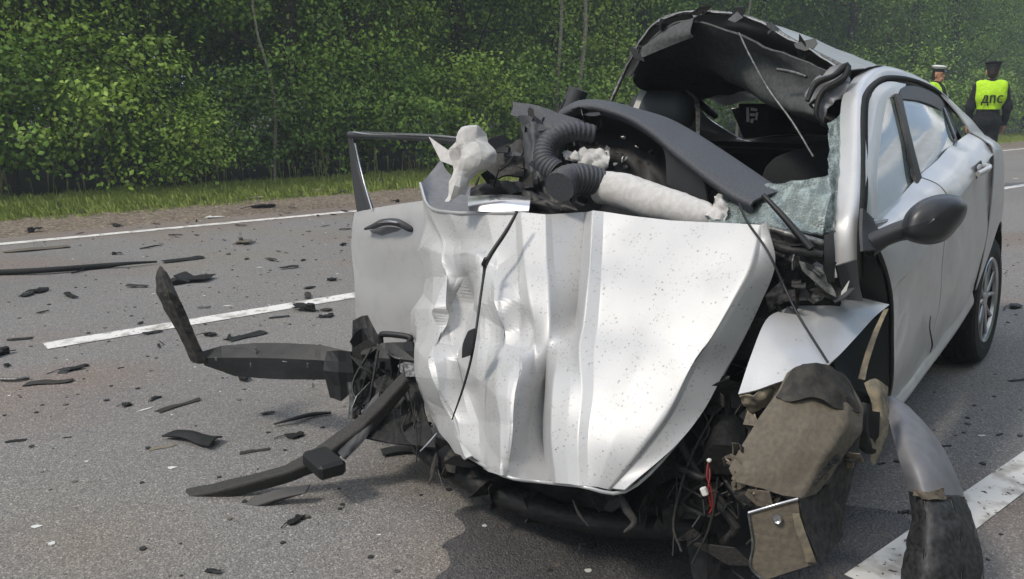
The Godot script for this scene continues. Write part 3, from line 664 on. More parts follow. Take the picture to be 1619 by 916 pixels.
func print_mark() -> Shape:
	var s := Shape.new()
	plate(s, [V(-0.1, 1.222, 0.822), V(-0.091, 1.222, 0.815), V(-0.08, 1.159, 0.825), V(-0.091, 1.159, 0.833)], 0.002)
	plate(s, [V(-0.084, 1.222, 0.81), V(-0.061, 1.217, 0.794), V(-0.059, 1.206, 0.796), V(-0.082, 1.208, 0.812)], 0.002)
	plate(s, [V(-0.083, 1.197, 0.816), V(-0.065, 1.197, 0.802), V(-0.063, 1.184, 0.805), V(-0.081, 1.184, 0.819)], 0.002)
	plate(s, [V(-0.077, 1.173, 0.819), V(-0.064, 1.175, 0.808), V(-0.068, 1.153, 0.817), V(-0.077, 1.156, 0.824)], 0.002)
	plate(s, [V(-0.063, 1.2, 0.8), V(-0.054, 1.2, 0.793), V(-0.054, 1.167, 0.803), V(-0.061, 1.167, 0.808)], 0.002)
	return s


func build_hood(car: Node3D) -> void:
	var f := folded(91, 0.22)
	var fine := noise(92, 3.0, 2)
	# the left third is crumpled, the rest only wavy
	var push := func(u: float, v: float, p: Vector3) -> float:
		var crush := (1.0 - smoothstep(0.22, 0.42, u)) * smoothstep(0.08, 0.2, v) * (1.0 - 0.55 * smoothstep(0.5, 0.75, v))
		return crush * 0.046 * folded_at(f, p) + 0.004 * fine.get_noise_3dv(p)
	var hood := [
		[V(-0.788, 0.948, 2.22), V(-0.617, 0.889, 2.36), V(-0.442, 0.89, 2.44), V(-0.27, 0.904, 2.46), V(-0.157, 0.915, 2.46), V(-0.132, 0.919, 2.465), V(-0.046, 0.918, 2.46), V(-0.033, 0.918, 2.445), V(0.04, 0.923, 2.37), V(0.129, 0.945, 2.475), V(0.158, 0.942, 2.46), V(0.366, 0.935, 2.46), V(0.61, 0.945, 2.46), V(0.616, 0.946, 2.45), V(0.637, 0.96, 2.475)],
		[V(-0.69, 0.836, 2.3), V(-0.453, 0.783, 2.459), V(-0.351, 0.78, 2.475), V(-0.174, 0.796, 2.536), V(-0.086, 0.801, 2.545), V(-0.053, 0.807, 2.555), V(0.021, 0.809, 2.55), V(0.028, 0.806, 2.525), V(0.079, 0.8, 2.445), V(0.183, 0.834, 2.57), V(0.21, 0.83, 2.55), V(0.407, 0.836, 2.55), V(0.621, 0.856, 2.535), V(0.628, 0.855, 2.52), V(0.659, 0.856, 2.475)],
		[V(-0.615, 0.672, 2.385), V(-0.416, 0.728, 2.511), V(-0.326, 0.727, 2.515), V(-0.143, 0.75, 2.588), V(-0.035, 0.741, 2.6), V(0.004, 0.743, 2.615), V(0.07, 0.748, 2.61), V(0.079, 0.744, 2.585), V(0.111, 0.734, 2.505), V(0.215, 0.771, 2.63), V(0.244, 0.768, 2.61), V(0.422, 0.77, 2.61), V(0.61, 0.786, 2.595), V(0.617, 0.783, 2.58), V(0.641, 0.756, 2.515)],
		[V(-0.569, 0.543, 2.486), V(-0.322, 0.639, 2.635), V(-0.307, 0.61, 2.539), V(-0.04, 0.655, 2.689), V(0.033, 0.645, 2.66), V(0.075, 0.654, 2.685), V(0.125, 0.658, 2.68), V(0.134, 0.647, 2.65), V(0.146, 0.634, 2.58), V(0.249, 0.686, 2.7), V(0.281, 0.684, 2.68), V(0.436, 0.688, 2.68), V(0.59, 0.703, 2.665), V(0.597, 0.699, 2.65), V(0.628, 0.676, 2.575)],
		[V(-0.576, 0.44, 2.508), V(-0.316, 0.516, 2.674), V(-0.224, 0.523, 2.655), V(-0.002, 0.579, 2.751), V(0.106, 0.589, 2.765), V(0.113, 0.578, 2.73), V(0.142, 0.582, 2.71), V(0.186, 0.6, 2.72), V(0.219, 0.615, 2.715), V(0.272, 0.631, 2.755), V(0.308, 0.628, 2.74), V(0.445, 0.627, 2.74), V(0.564, 0.633, 2.72), V(0.57, 0.629, 2.705), V(0.61, 0.604, 2.635)],
		[V(-0.495, 0.326, 2.58), V(-0.229, 0.42, 2.755), V(-0.177, 0.405, 2.685), V(0.083, 0.496, 2.846), V(0.137, 0.507, 2.855), V(0.124, 0.48, 2.76), V(0.125, 0.469, 2.695), V(0.243, 0.54, 2.83), V(0.296, 0.552, 2.83), V(0.33, 0.553, 2.83), V(0.357, 0.549, 2.82), V(0.443, 0.546, 2.81), V(0.547, 0.547, 2.79), V(0.553, 0.542, 2.775), V(0.597, 0.527, 2.715)],
		[V(-0.358, 0.271, 2.654), V(-0.15, 0.34, 2.794), V(-0.057, 0.342, 2.779), V(0.135, 0.418, 2.906), V(0.171, 0.422, 2.91), V(0.16, 0.388, 2.83), V(0.167, 0.37, 2.76), V(0.288, 0.452, 2.9), V(0.333, 0.46, 2.9), V(0.366, 0.465, 2.9), V(0.388, 0.461, 2.89), V(0.449, 0.464, 2.88), V(0.515, 0.465, 2.86), V(0.52, 0.461, 2.845), V(0.572, 0.461, 2.805)],
		[V(-0.123, 0.253, 2.78), V(0.004, 0.299, 2.88), V(0.045, 0.277, 2.86), V(0.171, 0.326, 2.95), V(0.173, 0.319, 2.935), V(0.208, 0.307, 2.9), V(0.241, 0.286, 2.84), V(0.336, 0.352, 2.945), V(0.375, 0.363, 2.95), V(0.402, 0.367, 2.95), V(0.422, 0.368, 2.94), V(0.442, 0.368, 2.93), V(0.462, 0.365, 2.92), V(0.466, 0.363, 2.91), V(0.506, 0.372, 2.915)]]
	var h := part("hood", sh(hood, 14, 0.004, push, 3), M.hood_paint, car, "silver hood folded down over the crushed front, creased and speckled with mud")
	part("hood_curl", sh([[V(-0.793, 0.947, 2.215), V(-0.622, 0.889, 2.355), V(-0.447, 0.887, 2.435), V(-0.274, 0.901, 2.455), V(-0.161, 0.912, 2.455)], [V(-0.901, 0.965, 2.05), V(-0.763, 0.922, 2.15), V(-0.607, 0.897, 2.22), V(-0.435, 0.894, 2.25), V(-0.294, 0.9, 2.28)], [V(-0.926, 1.019, 1.95), V(-0.845, 0.975, 2), V(-0.713, 0.937, 2.05), V(-0.564, 0.901, 2.08), V(-0.439, 0.889, 2.1)]], 5, 0.004), M.under_paint, h, "grey inner face of the curled hood corner")
	part("hood_tip", pl([V(-0.593, 1.132, 2.375), V(-0.46, 1.088, 2.415), V(-0.434, 1.045, 2.433), V(-0.494, 1.056, 2.425)], 0.004), M.airbag, h)
	part("hood_rim", tb([V(-0.783, 0.951, 2.225), V(-0.612, 0.892, 2.365), V(-0.438, 0.893, 2.445), V(-0.266, 0.907, 2.465), V(-0.154, 0.918, 2.465)], 0.006, 6), M.paint, h)
	part("hood_lip", tb([V(-0.127, 0.25, 2.775), V(0.163, 0.318, 2.935), V(0.256, 0.312, 2.895), V(0.399, 0.364, 2.945), V(0.495, 0.359, 2.895), V(0.564, 0.454, 2.795), V(0.598, 0.592, 2.605), V(0.626, 0.745, 2.475), V(0.645, 0.848, 2.435)], 0.005, 6), M.paint, h)
	part("cable", tb([V(-0.075, 0.938, 2.56), V(-0.086, 0.882, 2.6), V(-0.108, 0.803, 2.66), V(-0.076, 0.756, 2.72), V(-0.012, 0.603, 2.84), V(-0.013, 0.506, 2.88), V(-0.04, 0.408, 2.9)], [.004, .006, .007, .004, .004, .0035, .002], 6), M.cable, h, "dark cable lying over the crumpled part of the hood")
	part("cable_clip", block(Shape.new(), V(-0.097, 0.804, 2.685), V(.014, .03, .012), Basis(V(0, 0, 1), -.5)), M.cable, h)
	part("rubber_stop", sh([[V(-0.029, 0.643, 2.835), V(-0.007, 0.655, 2.835)], [V(-0.035, 0.61, 2.85), V(0.005, 0.623, 2.855)], [V(-0.031, 0.575, 2.86), V(-0.004, 0.588, 2.86)]], 3, 0.006), M.black_plastic, h)
	part("silver_flap", sh([[V(-0.381, 0.945, 2.422), V(-0.275, 0.955, 2.389), V(-0.173, 0.954, 2.363)], [V(-0.338, 0.928, 2.472), V(-0.235, 0.944, 2.44), V(-0.141, 0.944, 2.407)], [V(-0.319, 0.909, 2.488), V(-0.218, 0.914, 2.461), V(-0.129, 0.918, 2.43)]], 5, 0.003), M.bare_metal, car, "bright bent silver panel behind the hood")
	part("cable", tb([V(0.54, 0.992, 2.427), V(0.587, 0.953, 2.479), V(0.663, 0.9, 2.54), V(0.719, 0.819, 2.56), V(0.77, 0.766, 2.601), V(0.855, 0.679, 2.638)], 0.0032, 5), M.cable, car, "thin black cable running down over the fender")
	part("wiper_arm", tb([V(0.601, 1.019, 2.424), V(0.666, 0.967, 2.441), V(0.741, 0.899, 2.455)], [.006, .008, .010], 6), M.cable, car)


func build_engine_bay(car: Node3D) -> void:
	var e := Shape.new()
	block(e, V(.15, .46, 2.30), V(.56, .40, .30), Basis(V(0, 1, 0), .1), .03)
	block(e, V(.42, .44, 2.30), V(.26, .34, .28), Basis(V(0, 1, 0), -.2), .03)
	block(e, V(-.30, .38, 2.28), V(.34, .28, .26), Basis(V(0, 0, 1), .2), .03)
	tube(e, [V(-.4, .4, 2.4), V(-.2, .42, 2.48), V(.1, .42, 2.5), V(.5, .4, 2.42)], .03, 10)
	part("engine", e, M.grime, car)
	part("radiator", sh([[V(-.42, .62, 2.28), V(0, .7, 2.36), V(.55, .7, 2.36)], [V(-.45, .45, 2.34), V(0, .45, 2.46), V(.6, .45, 2.42)], [V(-.42, .24, 2.42), V(0, .2, 2.56), V(.56, .22, 2.5)]], 6, .03, folds(0.03, .2, 95)), M.black_plastic, car)
	part("subframe", tb([V(-.75, .22, 2.4), V(-.4, .16, 2.66), V(.1, .12, 2.72), V(.55, .16, 2.62), V(.78, .24, 2.4)], .035, 8), M.grime, car)
	part("front_rail", tb([V(.55, .5, 2.1), V(.58, .48, 2.5), V(.66, .42, 2.72)], .05, 6), M.grime, car)
	part("bumper_foam", sh([[V(-0.273, 0.237, 2.712), V(0.018, 0.148, 2.643), V(0.269, 0.162, 2.589), V(0.464, 0.288, 2.52)], [V(-0.256, 0.164, 2.732), V(0.031, 0.097, 2.661), V(0.3, 0.119, 2.604), V(0.502, 0.218, 2.55)], [V(-0.224, 0.114, 2.697), V(0.053, 0.052, 2.658), V(0.323, 0.057, 2.605), V(0.548, 0.145, 2.562)]], 6, .006, creased(.03, .2, 96), 2), M.grime, car, "shredded black bumper lining under the hood")
	part("splash_guard", sh([[V(0.461, 0.388, 2.597), V(0.516, 0.469, 2.532), V(0.552, 0.534, 2.42)], [V(0.498, 0.246, 2.622), V(0.555, 0.311, 2.56), V(0.603, 0.384, 2.477)], [V(0.562, 0.106, 2.666), V(0.64, 0.164, 2.615), V(0.674, 0.233, 2.543)], [V(0.594, 0.038, 2.687), V(0.684, 0.061, 2.663), V(0.725, 0.101, 2.607)]], 5, .006, folds(.015, .2, 97)), M.black_plastic, car)
	part("torn_strip", tb([V(0.461, 0.33, 2.859), V(0.488, 0.302, 2.873), V(0.511, 0.276, 2.875), V(0.495, 0.253, 2.894)], [.006, .012, .009, .003], 6), M.dusty_plastic, car)
	part("torn_strip", tb([V(0.333, 0.277, 2.869), V(0.355, 0.248, 2.874), V(0.383, 0.222, 2.873)], [.003, .005, .002], 5), M.dusty_plastic, car)
	part("red_wire", tb([V(0.639, 0.428, 2.759), V(0.644, 0.398, 2.777), V(0.661, 0.368, 2.786), V(0.668, 0.333, 2.791), V(0.664, 0.316, 2.798)], .0022, 5), M.red_wire, car)
	part("red_wire", tb([V(0.635, 0.424, 2.751), V(0.65, 0.398, 2.773), V(0.655, 0.368, 2.791), V(0.666, 0.331, 2.793)], .0020, 5), M.red_wire, car)
	part("wire_plug", block(Shape.new(), V(0.64, 0.428, 2.759), V(.010, .008, .010), Basis(), .002), M.white_plastic, car)
	part("wire_plug", block(Shape.new(), V(0.648, 0.366, 2.796), V(.014, .020, .012), Basis(V(0, 0, 1), .5), .002), M.white_plastic, car)
	# hoses and wires hanging in the dark behind the hood
	for k in 16:
		var a: Vector3 = [V(0.543, 0.614, 2.533), V(0.612, 0.564, 2.547), V(0.552, 0.509, 2.634), V(0.634, 0.447, 2.641)][k % 4] + V(rng.randf_range(-.05, .05), rng.randf_range(-.04, .06), rng.randf_range(-.03, .03))
		var b: Vector3 = [V(0.562, 0.341, 2.727), V(0.675, 0.305, 2.716), V(0.635, 0.192, 2.792), V(0.716, 0.241, 2.729)][(k * 3 + k / 4) % 4] + V(rng.randf_range(-.06, .06), rng.randf_range(-.05, .05), rng.randf_range(-.02, .03))
		part("hose" if k % 3 == 0 else "wire", tb([a, a.lerp(b, .35) + V(rng.randf_range(-.06, .06), 0, rng.randf_range(0, .03)), a.lerp(b, .7) + V(rng.randf_range(-.06, .06), -.03, rng.randf_range(0, .03)), b], .010 if k % 3 == 0 else .0035, 6), [M.rubber, M.cable, M.dusty_plastic, M.grime][k % 4], car)
	for k in 6:
		var a: Vector3 = [V(-0.64, 0.404, 2.595), V(-0.527, 0.402, 2.587), V(-0.442, 0.339, 2.617)][k % 3] + V(rng.randf_range(-.04, .04), rng.randf_range(-.04, .04), rng.randf_range(0, .04))
		var b: Vector3 = [V(-0.611, 0.229, 2.675), V(-0.398, 0.209, 2.725), V(-0.249, 0.2, 2.768)][(k * 2) % 3] + V(rng.randf_range(-.05, .05), rng.randf_range(-.05, .03), rng.randf_range(0, .05))
		part("wire", tb([a, a.lerp(b, .5) + V(rng.randf_range(-.06, .06), -.03, .03), b], .002 if k % 3 else .005, 6), [M.cable, M.rubber, M.dusty_plastic][k % 3], car)
	litter("torn_scrap", car, [V(0.559, 0.509, 2.63), V(0.593, 0.564, 2.562), V(0.559, 0.323, 2.683), V(0.652, 0.29, 2.699), V(0.642, 0.185, 2.736), V(0.477, 0.213, 2.648), V(0.311, 0.166, 2.66), V(0.118, 0.135, 2.687), V(-0.038, 0.152, 2.724), V(-0.175, 0.199, 2.764)], 64, .06, .05, [M.grime, M.black_plastic, M.dusty_plastic, M.mud_dark])
	litter("torn_scrap", car, [V(-0.777, 0.365, 2.543), V(-0.656, 0.306, 2.584), V(-0.532, 0.333, 2.585), V(-0.571, 0.236, 2.669), V(-0.417, 0.253, 2.675)], 34, .06, .05, [M.grime, M.black_plastic, M.dusty_plastic, M.steel])
	litter("torn_scrap", car, [V(0.671, 0.879, 2.437), V(0.687, 0.798, 2.422), V(0.736, 0.822, 2.43), V(0.675, 0.756, 2.469), V(0.781, 0.811, 2.424)], 22, .04, .03, [M.grime, M.grey_plastic, M.steel, M.mud_dark])
	# scuttle between hood and pillar
	part("scuttle", sh([[V(0.604, 0.942, 2.366), V(0.673, 0.922, 2.371), V(0.747, 0.915, 2.342)], [V(0.627, 0.869, 2.396), V(0.696, 0.845, 2.402), V(0.764, 0.825, 2.33)], [V(0.63, 0.757, 2.426), V(0.705, 0.73, 2.402), V(0.79, 0.746, 2.332)], [V(0.584, 0.598, 2.506), V(0.667, 0.62, 2.463), V(0.765, 0.652, 2.379)]], 2, .006, folds(.015, .1, 98), 1), M.grime, car)
	var sp := part("scuttle_plate", pl([V(0.714, 0.868, 2.459), V(0.767, 0.854, 2.448), V(0.804, 0.799, 2.448), V(0.808, 0.787, 2.449), V(0.787, 0.799, 2.461), V(0.728, 0.846, 2.468)], .004), M.steel, car)
	part("plate_hole", pl([V(0.732, 0.865, 2.465), V(0.754, 0.86, 2.457), V(0.75, 0.848, 2.462), V(0.74, 0.854, 2.469)], .002), M.cable, sp)
	part("wiper_linkage", tb([V(0.643, 0.898, 2.453), V(0.695, 0.893, 2.466), V(0.765, 0.884, 2.441)], .012, 8), M.grime, car)
	part("wiper_linkage", tb([V(0.625, 0.935, 2.43), V(0.686, 0.926, 2.437), V(0.758, 0.908, 2.414)], .010, 8), M.steel, car)
	part("hinge", sh([[V(0.755, 0.923, 2.411), V(0.772, 0.929, 2.397)], [V(0.766, 0.875, 2.443), V(0.787, 0.872, 2.427)], [V(0.781, 0.821, 2.447), V(0.793, 0.821, 2.437)]], 4, .012), M.black_plastic, car)
	part("hinge", sh([[V(0.778, 0.85, 2.376), V(0.816, 0.866, 2.342)], [V(0.79, 0.802, 2.368), V(0.827, 0.802, 2.339)], [V(0.8, 0.765, 2.371), V(0.84, 0.762, 2.341)]], 4, .01), M.grey_plastic, car)
	part("paint_chip", pl([V(0.814, 0.797, 2.429), V(0.825, 0.824, 2.413), V(0.822, 0.791, 2.424), V(0.814, 0.779, 2.434)], .003), M.white_plastic, car)
	part("door_gap", sh([[V(0.795, 0.865, 2.242), V(0.839, 0.849, 2.213)], [V(0.804, 0.797, 2.229), V(0.857, 0.78, 2.194)], [V(0.806, 0.722, 2.198), V(0.867, 0.689, 2.161)], [V(0.786, 0.491, 2.151), V(0.868, 0.474, 2.093)]], 4, .01), M.black_plastic, car)


func build_corner(car: Node3D) -> void:
	# fender top, torn off
	var fender := part("fender", sh([[V(0.699, 0.74, 2.352), V(0.738, 0.749, 2.319), V(0.771, 0.753, 2.28), V(0.82, 0.741, 2.233), V(0.871, 0.724, 2.186)], [V(0.681, 0.732, 2.445), V(0.73, 0.732, 2.408), V(0.772, 0.733, 2.363), V(0.814, 0.724, 2.321), V(0.855, 0.705, 2.269)], [V(0.67, 0.723, 2.534), V(0.724, 0.713, 2.509), V(0.769, 0.707, 2.476), V(0.809, 0.693, 2.424), V(0.843, 0.675, 2.377)], [V(0.679, 0.662, 2.636), V(0.723, 0.671, 2.625), V(0.766, 0.674, 2.604), V(0.808, 0.668, 2.561), V(0.841, 0.659, 2.499)], [V(0.685, 0.588, 2.717), V(0.723, 0.604, 2.709), V(0.765, 0.625, 2.683), V(0.805, 0.639, 2.649), V(0.839, 0.65, 2.607)]], 5, .004, null, 0), M.paint, car, "torn silver fender top with a sharp rear corner")
	part("fender_flange", sh([[V(0.686, 0.586, 2.717), V(0.733, 0.606, 2.7), V(0.776, 0.627, 2.674), V(0.795, 0.63, 2.646)], [V(0.691, 0.559, 2.695), V(0.732, 0.572, 2.686), V(0.761, 0.587, 2.672), V(0.779, 0.595, 2.642)], [V(0.697, 0.513, 2.665), V(0.722, 0.541, 2.663), V(0.745, 0.559, 2.654), V(0.769, 0.568, 2.632)]], 5, .004, folds(.02, .07, 101)), M.mud_pale, fender)
	part("arch_strip", sh([[V(0.873, 0.722, 2.25), V(0.883, 0.725, 2.242)], [V(0.867, 0.673, 2.32), V(0.878, 0.673, 2.312)], [V(0.863, 0.617, 2.365), V(0.874, 0.614, 2.358)], [V(0.864, 0.577, 2.402), V(0.877, 0.574, 2.393)]], 5, .006), M.mud_pale, car)
	part("arch_lining", sh([[V(0.77, 0.673, 2.24), V(0.817, 0.679, 2.202), V(0.864, 0.689, 2.163)], [V(0.771, 0.618, 2.306), V(0.826, 0.602, 2.269), V(0.883, 0.557, 2.187)], [V(0.806, 0.541, 2.379), V(0.85, 0.512, 2.303), V(0.896, 0.458, 2.205)]], 4, .006), M.black_plastic, car)
	# muddy apron: the long trough that carried the fender
	var apron := part("wheel_apron", sh([
		[V(0.788, 0.654, 2.696), V(0.81, 0.674, 2.699), V(0.839, 0.684, 2.688), V(0.865, 0.677, 2.656), V(0.896, 0.637, 2.605)],
		[V(0.786, 0.626, 2.757), V(0.82, 0.642, 2.746), V(0.859, 0.644, 2.723), V(0.908, 0.625, 2.677), V(0.933, 0.583, 2.619)],
		[V(0.776, 0.59, 2.827), V(0.82, 0.593, 2.812), V(0.868, 0.592, 2.782), V(0.924, 0.581, 2.729), V(0.945, 0.547, 2.671)],
		[V(0.768, 0.543, 2.898), V(0.816, 0.544, 2.881), V(0.865, 0.546, 2.849), V(0.917, 0.542, 2.798), V(0.932, 0.516, 2.729)],
		[V(0.761, 0.508, 2.94), V(0.808, 0.507, 2.93), V(0.856, 0.496, 2.909), V(0.906, 0.497, 2.858), V(0.921, 0.482, 2.786)],
		[V(0.782, 0.487, 2.943), V(0.827, 0.484, 2.935), V(0.869, 0.473, 2.919), V(0.897, 0.466, 2.893), V(0.907, 0.46, 2.843)]], 6, .004, creased(.010, .16, 102), 2), M.mud, car, "brown mud caked inner fender trough bent down to the road")
	part("apron_tab", pl([V(0.796, 0.641, 2.72), V(0.797, 0.666, 2.712), V(0.819, 0.685, 2.703), V(0.843, 0.688, 2.683), V(0.863, 0.683, 2.669), V(0.86, 0.667, 2.689), V(0.82, 0.656, 2.723)], .006), M.black_plastic, apron)
	part("apron_hole", pl([V(0.825, 0.676, 2.727), V(0.833, 0.681, 2.719), V(0.84, 0.676, 2.715), V(0.832, 0.67, 2.723)], .004), M.white_plastic, apron)
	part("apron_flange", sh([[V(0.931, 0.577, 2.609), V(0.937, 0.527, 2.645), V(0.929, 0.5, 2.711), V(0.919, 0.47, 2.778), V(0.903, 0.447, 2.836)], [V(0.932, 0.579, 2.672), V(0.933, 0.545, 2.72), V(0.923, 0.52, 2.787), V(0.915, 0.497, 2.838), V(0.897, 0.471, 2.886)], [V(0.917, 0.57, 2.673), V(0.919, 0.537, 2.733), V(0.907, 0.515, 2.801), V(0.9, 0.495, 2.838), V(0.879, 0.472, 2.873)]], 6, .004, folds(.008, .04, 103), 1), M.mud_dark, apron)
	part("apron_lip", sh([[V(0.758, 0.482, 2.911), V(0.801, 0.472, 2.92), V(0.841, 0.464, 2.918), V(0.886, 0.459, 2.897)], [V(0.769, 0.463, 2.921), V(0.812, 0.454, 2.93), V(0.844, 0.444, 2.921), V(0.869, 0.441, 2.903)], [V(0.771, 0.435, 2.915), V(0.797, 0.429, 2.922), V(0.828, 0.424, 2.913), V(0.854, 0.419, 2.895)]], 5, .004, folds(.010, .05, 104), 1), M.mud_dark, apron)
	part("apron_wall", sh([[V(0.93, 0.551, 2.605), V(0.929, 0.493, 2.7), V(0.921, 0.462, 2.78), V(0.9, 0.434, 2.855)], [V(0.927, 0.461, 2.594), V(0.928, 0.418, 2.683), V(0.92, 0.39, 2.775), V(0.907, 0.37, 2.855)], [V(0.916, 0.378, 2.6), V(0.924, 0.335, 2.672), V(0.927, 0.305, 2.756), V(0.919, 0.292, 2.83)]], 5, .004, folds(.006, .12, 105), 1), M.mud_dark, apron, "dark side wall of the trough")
	litter("torn_edge", car, [V(0.763, 0.509, 2.926), V(0.768, 0.533, 2.902), V(0.78, 0.488, 2.931), V(0.819, 0.474, 2.931), V(0.842, 0.449, 2.921), V(0.76, 0.572, 2.819), V(0.907, 0.467, 2.788), V(0.93, 0.498, 2.697)], 26, .012, .026, [M.mud, M.mud_dark, M.mud_pale])
	# square crash bracket at its end
	part("apron_cover", sh([[V(0.8, 0.665, 2.716), V(0.82, 0.683, 2.715), V(0.844, 0.693, 2.707), V(0.868, 0.685, 2.678), V(0.898, 0.644, 2.628)], [V(0.795, 0.642, 2.753), V(0.822, 0.655, 2.747), V(0.857, 0.657, 2.73), V(0.896, 0.644, 2.694), V(0.924, 0.605, 2.639)], [V(0.79, 0.624, 2.775), V(0.824, 0.62, 2.776), V(0.863, 0.632, 2.749), V(0.905, 0.609, 2.724), V(0.937, 0.586, 2.654)]], 5, .004, folds(.006, .08, 121)), M.mud_dark, apron)
	var box := part("crash_bracket", pl([V(0.812, 0.43, 2.95), V(0.856, 0.453, 2.935), V(0.896, 0.472, 2.912), V(0.908, 0.421, 2.917), V(0.942, 0.341, 2.901), V(0.902, 0.325, 2.936), V(0.857, 0.301, 2.965), V(0.83, 0.323, 2.967), V(0.827, 0.368, 2.955)], .005), M.mud, car, "muddy square steel bracket with a bolt hole near the ground")
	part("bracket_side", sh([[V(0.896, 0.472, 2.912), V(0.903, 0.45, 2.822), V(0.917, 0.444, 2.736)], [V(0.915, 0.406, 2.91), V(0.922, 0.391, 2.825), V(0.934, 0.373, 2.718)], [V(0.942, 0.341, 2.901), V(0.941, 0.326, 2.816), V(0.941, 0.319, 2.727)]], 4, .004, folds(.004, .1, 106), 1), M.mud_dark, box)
	part("bracket_corner", sh([[V(0.894, 0.448, 2.933), V(0.904, 0.448, 2.925)], [V(0.904, 0.413, 2.933), V(0.919, 0.41, 2.922)], [V(0.92, 0.37, 2.925), V(0.934, 0.367, 2.913)], [V(0.926, 0.348, 2.922), V(0.94, 0.347, 2.909)]], 4, .003), M.mud_pale, box)
	part("bracket_rim", tb([V(0.813, 0.432, 2.954), V(0.857, 0.456, 2.939), V(0.898, 0.474, 2.916)], .0035, 5), M.bare_metal, box)
	part("bracket_rim", tb([V(0.813, 0.432, 2.954), V(0.829, 0.371, 2.96), V(0.831, 0.326, 2.971), V(0.859, 0.304, 2.97)], .003, 5), M.steel, box)
	part("bolt_hole", lathe(Shape.new(), V(0.868, 0.431, 2.942), V(.3, .15, 1), [Vector2(.010, 0), Vector2(.008, .004), Vector2(.005, .002), Vector2(.001, .002)], 16), M.bare_metal, box)
	# bracket beside it
	part("sill_end", sh([[V(0.892, 0.588, 2.455), V(0.913, 0.597, 2.436), V(0.935, 0.572, 2.401)], [V(0.916, 0.541, 2.463), V(0.931, 0.541, 2.452), V(0.945, 0.519, 2.421)], [V(0.938, 0.471, 2.479), V(0.949, 0.471, 2.471), V(0.955, 0.472, 2.441)], [V(0.934, 0.417, 2.511), V(0.947, 0.411, 2.503), V(0.95, 0.452, 2.462)]], 4, .005, folds(.008, .08, 107)), M.mud_pale, car)
	part("mount_bracket", tb([V(0.913, 0.559, 2.524), V(0.919, 0.526, 2.555), V(0.931, 0.475, 2.561), V(0.944, 0.455, 2.531)], [.012, .014, .016, .010], 6), M.grime, car)
	part("mount_bracket", pl([V(0.908, 0.54, 2.508), V(0.937, 0.531, 2.475), V(0.943, 0.475, 2.487), V(0.936, 0.459, 2.51), V(0.921, 0.465, 2.52)], .006), M.black_plastic, car)
	part("wire_plug", pl([V(0.933, 0.495, 2.554), V(0.943, 0.489, 2.548), V(0.956, 0.464, 2.546), V(0.938, 0.472, 2.556)], .008), M.mud_pale, car)
	# bumper corner: silver above, black scuffed plastic below, standing on the road
	var corner := part("bumper_corner", sh([
		[V(0.898, 0.482, 2.248), V(0.908, 0.492, 2.238), V(0.922, 0.486, 2.229), V(0.947, 0.457, 2.192)],
		[V(0.925, 0.463, 2.311), V(0.954, 0.47, 2.312), V(0.982, 0.456, 2.269), V(1.004, 0.416, 2.212)],
		[V(0.951, 0.435, 2.363), V(0.991, 0.438, 2.371), V(1.025, 0.424, 2.323), V(1.05, 0.382, 2.252)],
		[V(0.984, 0.395, 2.414), V(1.027, 0.401, 2.432), V(1.063, 0.386, 2.382), V(1.085, 0.351, 2.298)],
		[V(1.016, 0.34, 2.444), V(1.057, 0.352, 2.474), V(1.094, 0.342, 2.423), V(1.115, 0.314, 2.337)]], 6, .004), M.under_paint, car, "scuffed grey bumper corner curving down to the road")
	part("bumper_liner", sh([
		[V(1.017, 0.341, 2.45), V(1.058, 0.353, 2.48), V(1.095, 0.343, 2.428), V(1.116, 0.315, 2.343)],
		[V(1.036, 0.287, 2.484), V(1.079, 0.311, 2.521), V(1.12, 0.301, 2.467), V(1.151, 0.26, 2.377)],
		[V(1.039, 0.231, 2.523), V(1.09, 0.262, 2.565), V(1.137, 0.252, 2.507), V(1.175, 0.211, 2.412)],
		[V(1.041, 0.17, 2.565), V(1.098, 0.202, 2.602), V(1.152, 0.187, 2.539), V(1.19, 0.153, 2.443)],
		[V(1.048, 0.122, 2.599), V(1.108, 0.147, 2.624), V(1.162, 0.133, 2.561), V(1.198, 0.105, 2.463)]], 6, .006, folds(.006, .08, 108)), M.rubber_scuffed, corner, "black scuffed lower half of the bumper corner")
	part("groove", tb([V(1.053, 0.354, 2.481), V(1.073, 0.31, 2.521), V(1.083, 0.261, 2.565), V(1.09, 0.2, 2.603), V(1.099, 0.147, 2.625)], .0035, 5), M.cable, corner)
	part("groove", tb([V(1.078, 0.351, 2.46), V(1.1, 0.309, 2.5), V(1.114, 0.26, 2.542), V(1.126, 0.198, 2.577), V(1.136, 0.144, 2.598)], .0035, 5), M.cable, corner)
	part("groove", tb([V(1.099, 0.341, 2.421), V(1.125, 0.297, 2.458), V(1.144, 0.248, 2.497), V(1.159, 0.185, 2.53), V(1.168, 0.131, 2.551)], .0035, 5), M.cable, corner)
	part("liner_edge", tb([V(1.12, 0.309, 2.345), V(1.153, 0.259, 2.382), V(1.177, 0.211, 2.417), V(1.192, 0.153, 2.448)], .004, 5), M.grey_plastic, corner)
	part("torn_rim", sh([[V(1.03, 0.364, 2.479), V(1.061, 0.367, 2.486), V(1.085, 0.372, 2.447)], [V(1.033, 0.349, 2.487), V(1.066, 0.353, 2.493), V(1.097, 0.345, 2.452)]], 5, .004, folds(.008, .03, 109)), M.mud, corner)


